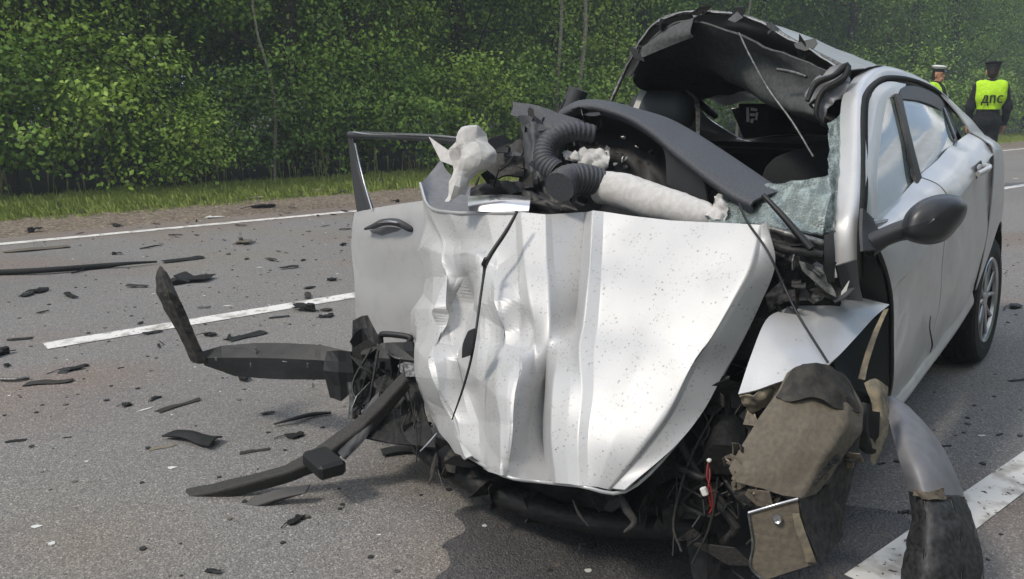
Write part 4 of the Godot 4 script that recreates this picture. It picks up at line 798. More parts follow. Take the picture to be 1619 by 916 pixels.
func build_left_wreckage(car: Node3D) -> void:
	# right front door, swung wide open and facing the camera
	var door := part("front_door", sh([
		[V(-1.559, 0.738, 1.86), V(-1.411, 0.772, 1.88), V(-1.169, 0.817, 1.92), V(-0.946, 0.853, 1.96), V(-0.691, 0.892, 2.02)],
		[V(-1.542, 0.68, 1.89), V(-1.372, 0.716, 1.92), V(-1.132, 0.759, 1.96), V(-0.911, 0.797, 2), V(-0.658, 0.834, 2.06)],
		[V(-1.535, 0.573, 1.91), V(-1.357, 0.605, 1.94), V(-1.117, 0.642, 1.98), V(-0.896, 0.682, 2.02), V(-0.643, 0.731, 2.08)],
		[V(-1.499, 0.445, 1.93), V(-1.356, 0.465, 1.94), V(-1.122, 0.508, 1.98), V(-0.899, 0.555, 2.02), V(-0.645, 0.607, 2.08)],
		[V(-1.5, 0.293, 1.93), V(-1.346, 0.309, 1.95), V(-1.119, 0.353, 1.99), V(-0.894, 0.407, 2.03), V(-0.638, 0.474, 2.09)],
		[V(-1.525, 0.063, 1.9), V(-1.364, 0.083, 1.92), V(-1.157, 0.133, 1.96), V(-0.927, 0.201, 2), V(-0.666, 0.293, 2.06)],
		[V(-1.551, -0.082, 1.86), V(-1.396, -0.056, 1.88), V(-1.186, -0.001, 1.92), V(-0.953, 0.072, 1.96), V(-0.701, 0.169, 2.02)]], 6, .004, creased(.004, .4, 111)), M.paint, car, "right front door swung wide open with an empty window frame")
	part("door_handle", tb([V(-1.384, 0.691, 1.96), V(-1.303, 0.713, 1.985), V(-1.223, 0.739, 2), V(-1.128, 0.748, 2.01), V(-1.074, 0.724, 1.99), V(-1.075, 0.713, 1.97)], [.006, .012, .016, .017, .014, .006], 10), M.grey_plastic, door)
	part("handle_bar", tb([V(-1.233, 0.74, 2.02), V(-1.168, 0.752, 2.03), V(-1.107, 0.752, 2.03)], [.004, .006, .004], 8), M.bare_metal, door)
	part("handle_recess", sh([[V(-1.379, 0.683, 1.938), V(-1.242, 0.716, 1.96), V(-1.099, 0.714, 1.972)], [V(-1.359, 0.674, 1.942), V(-1.241, 0.67, 1.955), V(-1.12, 0.698, 1.974)]], 5, .002), M.under_paint, door)
	part("window_frame", sh([[V(-1.655, 1.105, 1.8), V(-1.631, 0.958, 1.81), V(-1.58, 0.815, 1.84), V(-1.542, 0.73, 1.86)], [V(-1.591, 1.101, 1.83), V(-1.562, 0.963, 1.84), V(-1.486, 0.838, 1.87), V(-1.446, 0.746, 1.88)], [V(-1.583, 1.063, 1.82), V(-1.547, 0.969, 1.83), V(-1.474, 0.853, 1.86), V(-1.42, 0.772, 1.88)]], 5, .01), M.grey_plastic, door)
	part("window_frame", tb([V(-1.62, 1.097, 1.82), V(-1.489, 1.098, 1.83), V(-1.207, 1.1, 1.87), V(-0.985, 1.1, 1.91), V(-0.739, 1.091, 1.96)], .016, 8), M.grey_plastic, door)
	part("frame_trim", tb([V(-1.561, 1.059, 1.84), V(-1.525, 0.965, 1.85), V(-1.457, 0.861, 1.88), V(-1.399, 0.77, 1.9)], .004, 5), M.bare_metal, door)
	part("frame_trim", tb([V(-1.57, 1.11, 1.84), V(-1.425, 1.103, 1.85), V(-1.187, 1.11, 1.89), V(-0.966, 1.111, 1.93), V(-0.762, 1.105, 1.97)], .004, 5), M.bare_metal, door)
	# crushed end of the right side member
	part("radiator_support", sh([[V(-0.893, 0.459, 2.488), V(-0.841, 0.485, 2.493), V(-0.809, 0.493, 2.492), V(-0.748, 0.432, 2.502)], [V(-0.871, 0.39, 2.518), V(-0.814, 0.401, 2.523), V(-0.767, 0.409, 2.523), V(-0.723, 0.371, 2.526)], [V(-0.842, 0.305, 2.546), V(-0.786, 0.307, 2.554), V(-0.741, 0.305, 2.559), V(-0.712, 0.309, 2.549)], [V(-0.807, 0.222, 2.569), V(-0.766, 0.221, 2.576), V(-0.734, 0.228, 2.575), V(-0.717, 0.265, 2.565)]], 2, .006, folds(.014, .1, 112), 1), M.grime, car, "jagged dark stump of the right front frame")
	part("frame_tube", tb([V(-0.776, 0.278, 2.606), V(-0.761, 0.221, 2.611), V(-0.755, 0.151, 2.627)], .018, 8), M.steel, car)
	part("frame_tube", tb([V(-0.741, 0.293, 2.601), V(-0.725, 0.228, 2.608), V(-0.724, 0.172, 2.623)], .014, 8), M.grime, car)
	part("headlight_bracket", tb([V(-0.671, 0.429, 2.56), V(-0.665, 0.461, 2.559), V(-0.6, 0.468, 2.546), V(-0.551, 0.465, 2.535), V(-0.552, 0.448, 2.541)], .011, 7), M.black_plastic, car)
	part("cross_member", sh([[V(-0.677, 0.429, 2.564), V(-0.614, 0.439, 2.552), V(-0.523, 0.456, 2.543)], [V(-0.663, 0.385, 2.592), V(-0.586, 0.393, 2.582), V(-0.486, 0.405, 2.568)], [V(-0.671, 0.315, 2.593), V(-0.59, 0.32, 2.581), V(-0.496, 0.32, 2.561)]], 2, .01, folds(.012, .1, 113), 1), M.black_plastic, car)
	part("cross_member", sh([[V(-0.659, 0.313, 2.61), V(-0.579, 0.347, 2.591), V(-0.482, 0.371, 2.562)], [V(-0.642, 0.221, 2.675), V(-0.511, 0.255, 2.668), V(-0.387, 0.273, 2.647)], [V(-0.584, 0.177, 2.773), V(-0.428, 0.189, 2.753), V(-0.236, 0.219, 2.753)]], 2, .01, folds(.016, .12, 114), 1), M.grime, car)
	part("bright_clip", tb([V(-0.592, 0.42, 2.605), V(-0.576, 0.408, 2.597), V(-0.555, 0.4, 2.583), V(-0.534, 0.412, 2.564)], .004, 5), M.steel, car)
	part("bright_clip", tb([V(-0.191, 0.296, 2.8), V(-0.203, 0.274, 2.815), V(-0.229, 0.241, 2.832)], [.003, .005, .002], 5), M.bare_metal, car)
	# bumper beam bent out to the side
	var beam := part("bumper_beam", sh([[V(-1.483, 0.289, 2.757), V(-1.385, 0.325, 2.723), V(-1.246, 0.348, 2.662), V(-1.093, 0.363, 2.618), V(-0.958, 0.376, 2.588), V(-0.827, 0.371, 2.567)], [V(-1.448, 0.279, 2.772), V(-1.341, 0.294, 2.75), V(-1.194, 0.309, 2.697), V(-1.045, 0.323, 2.657), V(-0.918, 0.334, 2.621), V(-0.807, 0.342, 2.586)], [V(-1.443, 0.249, 2.764), V(-1.293, 0.228, 2.732), V(-1.186, 0.232, 2.701), V(-1.07, 0.244, 2.673), V(-0.92, 0.26, 2.618), V(-0.81, 0.281, 2.593)]], 5, .006, folds(.004, .3, 115), 1), M.black_plastic, car, "black bumper beam bent out level to the left")
	part("beam_scratch", beam_marks(), M.steel, beam)
	part("beam_bracket", sh([[V(-0.892, 0.371, 2.617), V(-0.834, 0.384, 2.607), V(-0.79, 0.383, 2.587)], [V(-0.883, 0.308, 2.641), V(-0.816, 0.313, 2.627), V(-0.776, 0.309, 2.598)], [V(-0.859, 0.211, 2.638), V(-0.81, 0.205, 2.628), V(-0.778, 0.239, 2.606)]], 2, .008, folds(.014, .08, 116), 1), M.black_plastic, car)
	part("bumper_upright", sh([[V(-1.568, 0.609, 2.859), V(-1.559, 0.639, 2.843), V(-1.535, 0.614, 2.832)], [V(-1.556, 0.544, 2.868), V(-1.484, 0.553, 2.862), V(-1.47, 0.529, 2.832)], [V(-1.533, 0.464, 2.848), V(-1.47, 0.478, 2.847), V(-1.462, 0.473, 2.816)], [V(-1.501, 0.373, 2.824), V(-1.452, 0.386, 2.821), V(-1.439, 0.384, 2.799)], [V(-1.487, 0.266, 2.792), V(-1.444, 0.261, 2.787), V(-1.419, 0.263, 2.767)]], 5, .006, folds(.006, .1, 117), 1), M.mud_dark, car, "brown grey blade of bumper standing upright at the end of the beam")
	# long strip lying on the road
	part("bumper_strip", sh([[V(-0.46, 0.394, 2.667), V(-0.521, 0.31, 2.713), V(-0.587, 0.232, 2.759), V(-0.649, 0.169, 2.825), V(-0.685, 0.133, 2.863), V(-0.736, 0.091, 2.94), V(-0.929, 0.025, 3.081), V(-1.108, -0.03, 3.182), V(-1.126, -0.05, 3.201)], [V(-0.42, 0.386, 2.69), V(-0.479, 0.3, 2.734), V(-0.541, 0.219, 2.779), V(-0.602, 0.157, 2.844), V(-0.637, 0.117, 2.882), V(-0.698, 0.088, 2.97), V(-0.88, 0.024, 3.108), V(-1.057, -0.031, 3.207), V(-1.081, -0.044, 3.217)], [V(-0.427, 0.352, 2.667), V(-0.484, 0.261, 2.711), V(-0.543, 0.175, 2.755), V(-0.609, 0.116, 2.822), V(-0.64, 0.079, 2.87), V(-0.704, 0.047, 2.954), V(-0.874, -0.011, 3.088), V(-1.033, -0.056, 3.184), V(-1.067, -0.058, 3.204)]], 4, .005, folds(.004, .1, 118), 2), M.dusty_plastic, car, "long dark bumper strip reaching down to the road on the left")
	part("bumper_strip", sh([[V(-0.552, 0.312, 2.683), V(-0.59, 0.222, 2.765), V(-0.639, 0.147, 2.824)], [V(-0.518, 0.265, 2.723), V(-0.545, 0.193, 2.79), V(-0.579, 0.129, 2.834)], [V(-0.526, 0.225, 2.74), V(-0.533, 0.173, 2.787), V(-0.568, 0.121, 2.828)]], 4, .005, folds(.01, .1, 119)), M.grey_plastic, car)
	part("bumper_block", block(Shape.new(), V(-0.592, 0.126, 2.897), V(.15, .05, .09), Basis(V(0, 1, 0), -.3), .01), M.black_plastic, car)
	part("bumper_strip", sh([[V(-0.618, 0.06, 2.936), V(-0.695, 0.044, 3), V(-0.756, 0.02, 3.053)], [V(-0.614, 0.041, 2.965), V(-0.688, 0.022, 3.026), V(-0.781, -0.014, 3.095)], [V(-0.637, 0.029, 2.972), V(-0.699, 0.006, 3.039), V(-0.791, -0.023, 3.112)]], 4, .005), M.black_plastic, car)


func beam_marks() -> Shape:
	var s := Shape.new()
	for o in [[V(-1.357, 0.291, 2.769), .010, .012], [V(-1.211, 0.33, 2.692), .007, .032], [V(-1.202, 0.285, 2.724), .006, .020], [V(-0.955, 0.316, 2.655), .008, .016], [V(-1.055, 0.317, 2.679), .020, .003]]:
		block(s, o[0], V(o[1], o[2], .004), Basis(V(0, 1, 0), .3), .001)
	return s


func build_wheel(car: Node3D, called: String, at: Vector3, axis: Vector3) -> void:
	var w := Node3D.new()
	w.name = called
	car.add_child(w, true)
	var ax := axis.normalized()
	w.position = at
	w.basis = Basis(ax.cross(Vector3.UP).normalized(), Vector3.UP.slide(ax).normalized(), ax)
	# in the wheel's own axes z points outwards
	var tyre := lathe(Shape.new(), V(0, 0, 0), V(0, 0, 1), [Vector2(.20, -.085), Vector2(.24, -.092), Vector2(.285, -.088), Vector2(.302, -.075), Vector2(.308, -.055), Vector2(.308, -.036), Vector2(.301, -.035), Vector2(.301, -.029), Vector2(.309, -.028), Vector2(.309, -.004), Vector2(.302, -.003), Vector2(.302, .003), Vector2(.309, .004), Vector2(.309, .028), Vector2(.301, .029), Vector2(.301, .035), Vector2(.308, .036), Vector2(.308, .055), Vector2(.302, .075), Vector2(.285, .088), Vector2(.24, .092), Vector2(.212, .086), Vector2(.206, .076)], 72)
	part("tyre", tyre, M.rubber, w)
	part("rim", lathe(Shape.new(), V(0, 0, 0), V(0, 0, 1), [Vector2(.206, -.08), Vector2(.19, -.06), Vector2(.185, .05), Vector2(.198, .072), Vector2(.208, .080), Vector2(.202, .086), Vector2(.192, .078), Vector2(.182, .052), Vector2(.178, -.03), Vector2(.02, -.03)], 56), M.grime, w)
	part("rim_lip", lathe(Shape.new(), V(0, 0, 0), V(0, 0, 1), [Vector2(.207, .0795), Vector2(.2095, .0815), Vector2(.203, .0885), Vector2(.190, .0805), Vector2(.186, .066)], 56), M.alloy, w)
	part("brake_disc", lathe(Shape.new(), V(0, 0, 0), V(0, 0, 1), [Vector2(.130, -.01), Vector2(.130, .004), Vector2(.03, .006)], 40), M.grime, w)
	for k in 10:
		var a := TAU * (k / 2) / 5.0 + (0.17 if k % 2 else -0.17) + 0.3
		var b := TAU * (k / 2) / 5.0 + (0.33 if k % 2 else -0.33) + 0.3
		part("spoke", tb([V(cos(a) * .035, sin(a) * .035, .062), V(cos(lerpf(a, b, .4)) * .10, sin(lerpf(a, b, .4)) * .10, .066), V(cos(b) * .195, sin(b) * .195, .070)], [.013, .011, .009], 6, 3), M.alloy, w)
	part("hub_cap", lathe(Shape.new(), V(0, 0, 0), V(0, 0, 1), [Vector2(.045, .04), Vector2(.045, .066), Vector2(.038, .074), Vector2(.001, .077)], 24), M.alloy, w)


# ---------------------------------------------------------------- people
func person(at: Vector3, turn: float, label: String, vest: bool) -> Node3D:
	var o := thing("person", at, turn, label, "person")
	o.scale = V(.88, 1, .88)
	# joints, feet on the ground, facing +z
	var torso := [[V(0, .98, 0), V(0, 1.14, .01), .145, .135], [V(-.07, .96, 0), V(.07, .96, 0), .125, .125], [V(-.09, 1.32, 0), V(.09, 1.32, 0), .135, .135], [V(0, 1.14, .01), V(0, 1.36, 0), .135, .14], [V(-.15, 1.44, -.01), V(.15, 1.44, -.01), .075, .075]]
	var neck := [[V(0, 1.42, -.01), V(0, 1.58, .01), .062, .056]]
	var arms := []
	var legs := []
	for sg: float in [-1.0, 1.0]:
		var elbow := V(sg * .275, 1.17, -.02)
		var wrist := V(sg * .27, .93, .07) if sg > 0.0 or vest else V(sg * .17, 1.12, .24)
		arms.append([V(sg * .195, 1.43, -.01), elbow, .058, .046])
		arms.append([elbow, wrist, .044, .032])
		legs.append([V(sg * .095, .92, 0), V(sg * .105, .50, .015), .088, .062])
		legs.append([V(sg * .105, .50, .015), V(sg * .11, .09, -.02), .060, .042])
	var body := Shape.new()
	flesh(body, torso + neck + arms + legs, 0.02, 0.05)
	var c := V(0, 1.66, .02)
	flesh(body, [[c + V(0, .035, -.012), c + V(0, .03, .01), .088, .086], [c + V(0, -.04, .025), c + V(0, -.075, .045), .062, .042], [c + V(0, .0, .085), c + V(0, -.025, .104), .010, .014], [c + V(-.03, -.062, .082), c + V(.03, -.062, .082), .008, .008], [c + V(-.085, .01, -.005), c + V(-.09, -.03, -.005), .016, .012], [c + V(.085, .01, -.005), c + V(.09, -.03, -.005), .016, .012], [c + V(-.04, .025, .078), c + V(-.025, .022, .083), .012, .012], [c + V(.04, .025, .078), c + V(.025, .022, .083), .012, .012], neck[0]], 0.007, 0.02)
	for sg: float in [-1.0, 1.0]:
		var w: Vector3 = arms[1 if sg < 0.0 else 3][1]
		var down: Vector3 = (w - arms[1 if sg < 0.0 else 3][0]).normalized()
		var fwd := V(0, 0, 1).slide(down).normalized()
		var inn: Vector3 = down.cross(fwd) * sg
		var hand := [[w, w + down * .05, .028, .034], [w + down * .05 - fwd * .022, w + down * .09 - fwd * .024, .016, .015], [w + down * .05 + fwd * .022, w + down * .09 + fwd * .024, .016, .015]]
		for k in 4:
			var base: Vector3 = w + down * .09 + fwd * (.030 - .020 * k)
			var reach: float = [.070, .080, .074, .058][k]
			var knuckle: Vector3 = base + down * reach * .5 + inn * .006
			hand.append([base, knuckle, .0095, .009])
			hand.append([knuckle, knuckle + down * reach * .4 + inn * .022, .009, .0075])
		hand.append([w + down * .035 + fwd * .028, w + down * .075 + fwd * .052 + inn * .012, .012, .011])
		hand.append([w + down * .075 + fwd * .052 + inn * .012, w + down * .105 + fwd * .050 + inn * .024, .010, .008])
		flesh(body, hand, 0.005, 0.010)
	part("body", body, M.skin, o)
	var jacket := Shape.new()
	flesh(jacket, torso + arms + [[V(0, 1.42, -.01), V(0, 1.50, 0), .07, .066]], 0.016, 0.05, 0.018, 0.010, func(p: Vector3) -> bool: return p.y > .90)
	part("jacket", jacket, M.uniform, o)
	var trousers := Shape.new()
	flesh(trousers, legs + [torso[1]], 0.018, 0.05, 0.022, 0.012, func(p: Vector3) -> bool: return p.y < 1.02 and p.y > .05)
	part("trousers", trousers, M.uniform, o)
	for sg: float in [-1.0, 1.0]:
		var boot := Shape.new()
		flesh(boot, [[V(sg * .11, .05, -.05), V(sg * .13, .04, .13), .050, .038], [V(sg * .11, .06, -.03), V(sg * .11, .16, -.02), .052, .052]], 0.012, 0.03)
		part("boot", boot, M.cable, o)
	var cap := Shape.new()
	lathe(cap, c + V(0, .06, -.005), V(0, 1, 0.1), [Vector2(.098, -.01), Vector2(.100, .035), Vector2(.128, .062), Vector2(.126, .074), Vector2(.07, .086), Vector2(.001, .088)], 32)
	part("cap", cap, M.uniform if vest else M.white_plastic, o)
	part("cap_band", lathe(Shape.new(), c + V(0, .06, -.005), V(0, 1, 0.1), [Vector2(.1, -.012), Vector2(.102, -.01), Vector2(.103, .030), Vector2(.1, .033)], 32), M.uniform, o)
	part("cap_peak", sheet(Shape.new(), [[c + V(-.075, .062, .072), c + V(0, .062, .100), c + V(.075, .062, .072)], [c + V(-.065, .042, .118), c + V(0, .038, .150), c + V(.065, .042, .118)]], 4, .004), M.shine_black, o)
	part("hair", flesh(Shape.new(), [[c + V(0, .03, -.02), c + V(0, -.02, -.035), .088, .074]], 0.01, 0.02, 0.004, 0.0, func(p: Vector3) -> bool: return p.z < c.z - .02), M.hair, o)
	var shell := Shape.new()
	if vest:
		flesh(shell, torso, 0.014, 0.05, 0.034, 0.008, func(p: Vector3) -> bool: return p.y > 1.13 and absf(p.x) < .235 and p.length() > 0 and (Vector2(p.x, p.z).length() > .075 or p.y < 1.44))
		var ve := part("safety_vest", shell, M.hivis, o, "fluorescent yellow vest with dark letters on its back")
		# ДПС on the back
		var tm := TextMesh.new()
		var font := SystemFont.new()
		font.font_names = PackedStringArray(["Droid Sans"])
		font.font_weight = 700
		tm.font = font
		tm.text = "ДПС"
		tm.font_size = 32
		tm.pixel_size = 0.0048
		tm.depth = 0.006
		var text := MeshInstance3D.new()
		text.name = "lettering"
		text.mesh = tm
		text.material_override = M.uniform
		text.position = V(0, 1.275, -.192)
		text.rotation = V(.06, PI, 0)
		ve.add_child(text, true)
	else:
		flesh(shell, torso, 0.014, 0.05, 0.030, 0.008, func(p: Vector3) -> bool: return p.y > 1.36 and absf(p.x) > .07 and absf(p.x) < .235)
		part("shoulder_vest", shell, M.hivis, o)
		for sg: float in [-1.0, 1.0]:
			part("reflective_stripe", sheet(Shape.new(), [[V(sg * .10, 1.36, .175), V(sg * .13, 1.36, .172)], [V(sg * .10, 1.22, .185), V(sg * .13, 1.22, .182)]], 4, .004), M.reflective, o)
	return o


func build_police() -> void:
	person(V(6.904, 0, -12.198), atan2(V(6.904, 0, -12.198).x, V(6.904, 0, -12.198).z) + 0.2, "person in dark uniform and fluorescent yellow vest seen from behind beyond the car", true)
	person(V(6.769, 0, -13.507), atan2(V(6.769, 0, -13.507).x, V(6.769, 0, -13.507).z) - 2.0, "person in white topped cap half hidden behind the silver car roof", false)


# ---------------------------------------------------------------- debris
func shard(at: Vector3, size: float, long: float) -> Array:
	var out := []
	var n := rng.randi_range(4, 7)
	for k in n:
		var a := TAU * (k + rng.randf_range(-.3, .3)) / n
		var r := size * rng.randf_range(.45, 1.0)
		out.append(at + V(cos(a) * r * long, size * rng.randf_range(0, .12), sin(a) * r))
	return out


# a bent, broken piece lying on the ground, about 1 long
func scrap(kind: int) -> Shape:
	var s := Shape.new()
	if kind == 0:
		plate(s, shard(V(0, .05, 0), .32, 1.5), .05)
	elif kind == 1:
		var rows := []
		for j in 3:
			var line := []
			for i in 4:
				line.append(V((i - 1.5) * .33 + rng.randf_range(-.06, .06), .04 + .12 * rng.randf() * (1 - absf(j - 1.0)) + .05 * (i % 2), (j - 1.0) * rng.randf_range(.12, .22)))
			rows.append(line)
		sheet(s, rows, 3, .035)
	elif kind == 2:
		tube(s, [V(-.5, .04, rng.randf_range(-.1, .1)), V(-.2, .05, .04), V(.15, .04 + .08 * rng.randf(), -.05), V(.5, .04, rng.randf_range(-.15, .15))], [.03, .05, .045, .02], 5, 3)
	else:
		for k in 3:
			block(s, V(rng.randf_range(-.3, .3), .09, rng.randf_range(-.16, .16)), V(rng.randf_range(.2, .45), rng.randf_range(.10, .18), rng.randf_range(.12, .28)), Basis(V(rng.randf(), 1, rng.randf()).normalized(), rng.randf() * 3.0), .02)
		plate(s, shard(V(.1, .14, 0), .3, 1.3), .03)
		tube(s, [V(-.45, .05, .1), V(-.1, .13, -.1), V(.4, .05, -.15)], .022, 5, 3)
	return s


func lay(called: String, at: Vector3, size: Vector3, turn: float, kind: int, m: Material, label: String, category: String, group := "") -> Node3D:
	var o := part(called, scrap(kind), m, self)
	o.position = at
	o.rotation.y = turn
	o.scale = V(size.x, (size.x + size.z) * .5 * size.y * .75, size.z)
	tag(o, label, category, group)
	return o


func build_debris() -> void:
	var s := tb([V(-4.019, 0.02, -5.883), V(-3.769, 0.02, -5.928), V(-3.42, 0.03, -5.973), V(-3.14, 0.02, -6.166), V(-2.968, 0.03, -6.216), V(-2.79, 0.02, -6.344)], [.020, .022, .022, .022, .014, .008], 7)
	tag(part("rubber_strip", s, M.rubber, self), "long black rubber strip lying straight across the left lane", "strip")
	s = tb([V(-2.34, 0.01, -3.572), V(-2.267, 0.012, -3.566), V(-2.223, 0.01, -3.598)], .008, 6)
	tag(part("metal_rod", s, M.steel, self), "thin grey rod at the left below the lane line", "rod")
	lay("foam_block", V(-3.268, 0, -8.959), V(.24, .5, .24), .4, 3, M.white_plastic, "white broken block lying beyond the edge line on the left", "fragment")
	lay("black_bar", V(-3.034, 0, -9.894), V(.55, .5, .4), .65, 3, M.black_plastic, "black bar of trim lying on the gravel shoulder behind the white block", "trim piece")
	lay("crumpled_part", V(-2.397, 0, -7.282), V(.22, .7, .45), .2, 3, M.mud, "brown crumpled part just inside the edge line near the open door", "fragment")
	lay("brown_strip", V(-4.079, 0, -6.992), V(.50, .4, .3), .6, 1, M.mud, "flat brown curved strip near the edge line at the far left", "strip")
	lay("hooked_bracket", V(-2.654, 0, -6.501), V(.32, .4, .35), .7, 1, M.black_plastic, "dark hooked bracket between the long strip and the upright blade", "bracket")
	lay("forked_rod", V(-2.285, 0, -5.694), V(.40, .5, .5), .5, 3, M.grime, "dark forked rod just right of the upright blade tip", "rod")
	lay("torn_panel", V(-3.191, 0, -5.34), V(.26, .6, .26), 1.1, 3, M.black_plastic, "torn black panel lump below the long strip at the left", "panel piece")
	lay("flat_panel", V(-1.449, 0, -4.299), V(.22, .4, .22), .9, 1, M.black_plastic, "flat black panel piece right behind the bumper beam", "panel piece")
	lay("dark_lump", V(-1.104, 0, -4.715), V(.13, .7, .13), .2, 3, M.grime, "dark lump on the lane line close to the open door", "fragment")
	lay("bent_plate", V(-1.378, 0, -4.715), V(.12, .4, .1), .4, 1, M.black_plastic, "small bent plate on the lane line behind the bumper beam", "fragment")
	lay("black_wedge", V(-2.648, 0, -4.25), V(.12, .6, .1), .3, 1, M.black_plastic, "black wedge left of the start of the lane line", "fragment")
	lay("broken_grille", V(-2.112, 0, -3.728), V(.20, .5, .16), .5, 3, M.black_plastic, "broken black piece below the start of the lane line, upper of two", "fragment")
	lay("broken_grille", V(-2.103, 0, -3.548), V(.19, .5, .16), .2, 1, M.mud_dark, "broken brownish piece below the start of the lane line, lower of two", "fragment")
	lay("plastic_lump", V(-1.63, 0, -3.262), V(.07, 1.0, .08), .2, 3, M.black_plastic, "round black lump in front of the foot of the upright blade", "fragment")
	lay("plastic_lump", V(-1.542, 0, -3.337), V(.08, .7, .07), 1.2, 3, M.grime, "dark clip right of the round black lump", "clip")
	lay("pale_sliver", V(-1.528, 0, -3.218), V(.11, .4, .03), .9, 0, M.white_plastic, "pale sliver of plastic beside the dark clip", "fragment")
	lay("dark_splinter", V(-1.398, 0, -3.262), V(.19, .5, .10), .9, 1, M.mud_dark, "long dark splinter in front of the bumper beam", "fragment")
	lay("lamp_shard", V(-1.193, 0, -2.662), V(.055, .6, .05), .2, 0, M.white_plastic, "bright white lamp shard near the tip of the long bumper strip", "shard")
	lay("grey_chip", V(-1.295, 0, -2.835), V(.09, .4, .06), .5, 1, M.mud_pale, "grey chip behind the tip of the long bumper strip", "fragment")
	lay("dark_clump", V(-0.845, 0, -2.928), V(.13, .7, .11), .1, 3, M.grime, "dark clump lying just behind the long bumper strip", "fragment")
	lay("dark_clump", V(-0.664, 0, -2.278), V(.10, .8, .08), .7, 3, M.grime, "dark clump in front of the long bumper strip", "fragment")
	lay("dark_chip", V(-0.941, 0, -2.801), V(.11, .4, .07), .4, 1, M.mud_dark, "flat dark chip above the middle of the long bumper strip", "fragment")
	lay("white_chip", V(-1.434, 0, -2.251), V(.05, .6, .04), .2, 0, M.white_plastic, "white chip alone at the lower left corner", "chip")
	lay("white_chip", V(-0.392, 0, -2.207), V(.02, .8, .02), .2, 0, M.white_plastic, "tiny white chip left of the dark oily patch", "chip")
	lay("dark_chip", V(-1.87, 0, -2.893), V(.07, .5, .06), .3, 1, M.grime, "dark chip at the left edge below the thin rod", "chip")
	lay("dark_chip", V(-1.696, 0, -2.928), V(.03, .5, .03), .3, 1, M.grime, "tiny dark chip left of the grey chip", "chip")
	lay("engine_chunk", V(3.1, 0, -4.944), V(.26, .5, .2), .5, 3, M.grime, "dark torn chunk on the road behind the rear wheel", "fragment")
	lay("bright_splinter", V(1.799, 0, -2.941), V(.06, .8, .03), .2, 0, M.white_plastic, "bright splinter above the wide white line at the right", "fragment")
	lay("dark_chip", V(1.874, 0, -2.953), V(.04, .8, .03), .5, 1, M.grime, "small dark chip right of the bright splinter", "chip")
	lay("dark_chip", V(1.608, 0, -2.846), V(.05, .7, .03), .1, 1, M.grime, "small dark chip left of the bright splinter", "chip")
	lay("black_chunk", V(1.217, 0, -2.337), V(.07, .8, .05), .4, 3, M.black_plastic, "black chunk left of the standing bumper corner", "fragment")
	lay("dark_chip", V(1.304, 0, -2.693), V(.03, .8, .03), .4, 1, M.grime, "tiny dark chip under the sill end", "chip")
	lay("dark_splinter", V(2.323, 0, -3.583), V(.10, .6, .06), .3, 1, M.grime, "dark splinter at the right edge above the wide line", "fragment")
	lay("white_chip", V(8.304, 0, -13.619), V(.22, .5, .2), .3, 0, M.white_plastic, "white scrap far up the road right of the police officer".replace(" right of the police officer", " beyond the rear of the car"), "chip")
	lay("metal_clip", V(0.209, 0, -2.129), V(.09, 1.2, .06), .3, 3, M.steel, "bright metal clip on the dark oily patch under the hood", "clip")
	lay("white_chip", V(0.288, 0, -2.089), V(.02, .8, .02), .3, 0, M.white_plastic, "tiny white chip right of the bright metal clip", "chip")
	lay("pale_scrap", V(-1.948, 0, -6.217), V(.06, .5, .05), .3, 0, M.white_plastic, "small white square chip in the middle of the left lane", "chip")
	lay("pale_scrap", V(-1.787, 0, -4.992), V(.10, .5, .05), .3, 0, M.white_plastic, "pale scrap just above the lane line behind the beam", "chip")
	lay("pale_stone", V(-3.368, 0, -10.82), V(.22, .8, .2), .3, 3, M.mud_pale, "pale stone on the shoulder near the black bar", "stone")
	lay("pale_stone", V(-2.75, 0, -11.758), V(.25, .6, .2), .3, 3, M.mud_pale, "flat pale stone at the edge of the grass left of the door frame", "stone")
	# the many small shards
	var kinds := []
	for k in 10:
		kinds.append(part("shard", scrap([0, 1, 2, 3, 1][k % 5]), [M.black_plastic, M.grime, M.mud_dark, M.rubber, M.black_plastic][k / 2], self))
	var placed := 0
	while placed < 280:
		var a := rng.randf_range(-1.5, 8.5)
		var p := rng.randf_range(-9.4, -2.0)
		if placed > 240:
			a = rng.randf_range(2.0, 16.0)
			p = rng.randf_range(-4.0, -0.3)
		elif rng.randf() > smoothstep(-1.0, -5.0, p) * 0.8 + 0.2:
			continue
		var proto: MeshInstance3D = kinds[placed % 10]
		var o: MeshInstance3D = proto if placed < 10 else proto.duplicate()
		if placed >= 10:
			o.name = numbered("shard")
			add_child(o)
		var size := 0.045 + 0.19 * pow(rng.randf(), 2.2)
		o.position = road(a, p, 0.004)
		o.rotation.y = rng.randf() * TAU
		o.scale = V(size, size * 0.7, size * rng.randf_range(.5, 1.1))
		tag(o, "small dark shard of broken car plastic lying on the asphalt", "shard", "small dark shards scattered over the lanes")
		placed += 1
	var crumb := Shape.new()
	plate(crumb, shard(V(0, .3, 0), 1.0, 1.2), .5)
	var grit := MultiMesh.new()
	grit.transform_format = MultiMesh.TRANSFORM_3D
	grit.use_colors = true
	grit.mesh = crumb.mesh()
	grit.instance_count = 5200
	for k in 5200:
		var size := 0.003 + 0.012 * pow(rng.randf(), 3.0)
		var tone := rng.randf()
		grit.set_instance_transform(k, Transform3D(Basis(Vector3.UP, rng.randf() * TAU).scaled(V(size, size * .5, size)), road(rng.randf_range(-1.5, 9.0), -9.8 + 9.6 * pow(rng.randf(), 0.8), 0.0)))
		grit.set_instance_color(k, Color(.02, .02, .02) if tone < .62 else Color(.12, .10, .08) if tone < .85 else Color(.55, .55, .53))
	var gm := plain(Color.WHITE, .7)
	gm.vertex_color_use_as_albedo = true
	(grit.mesh as ArrayMesh).surface_set_material(0, gm)
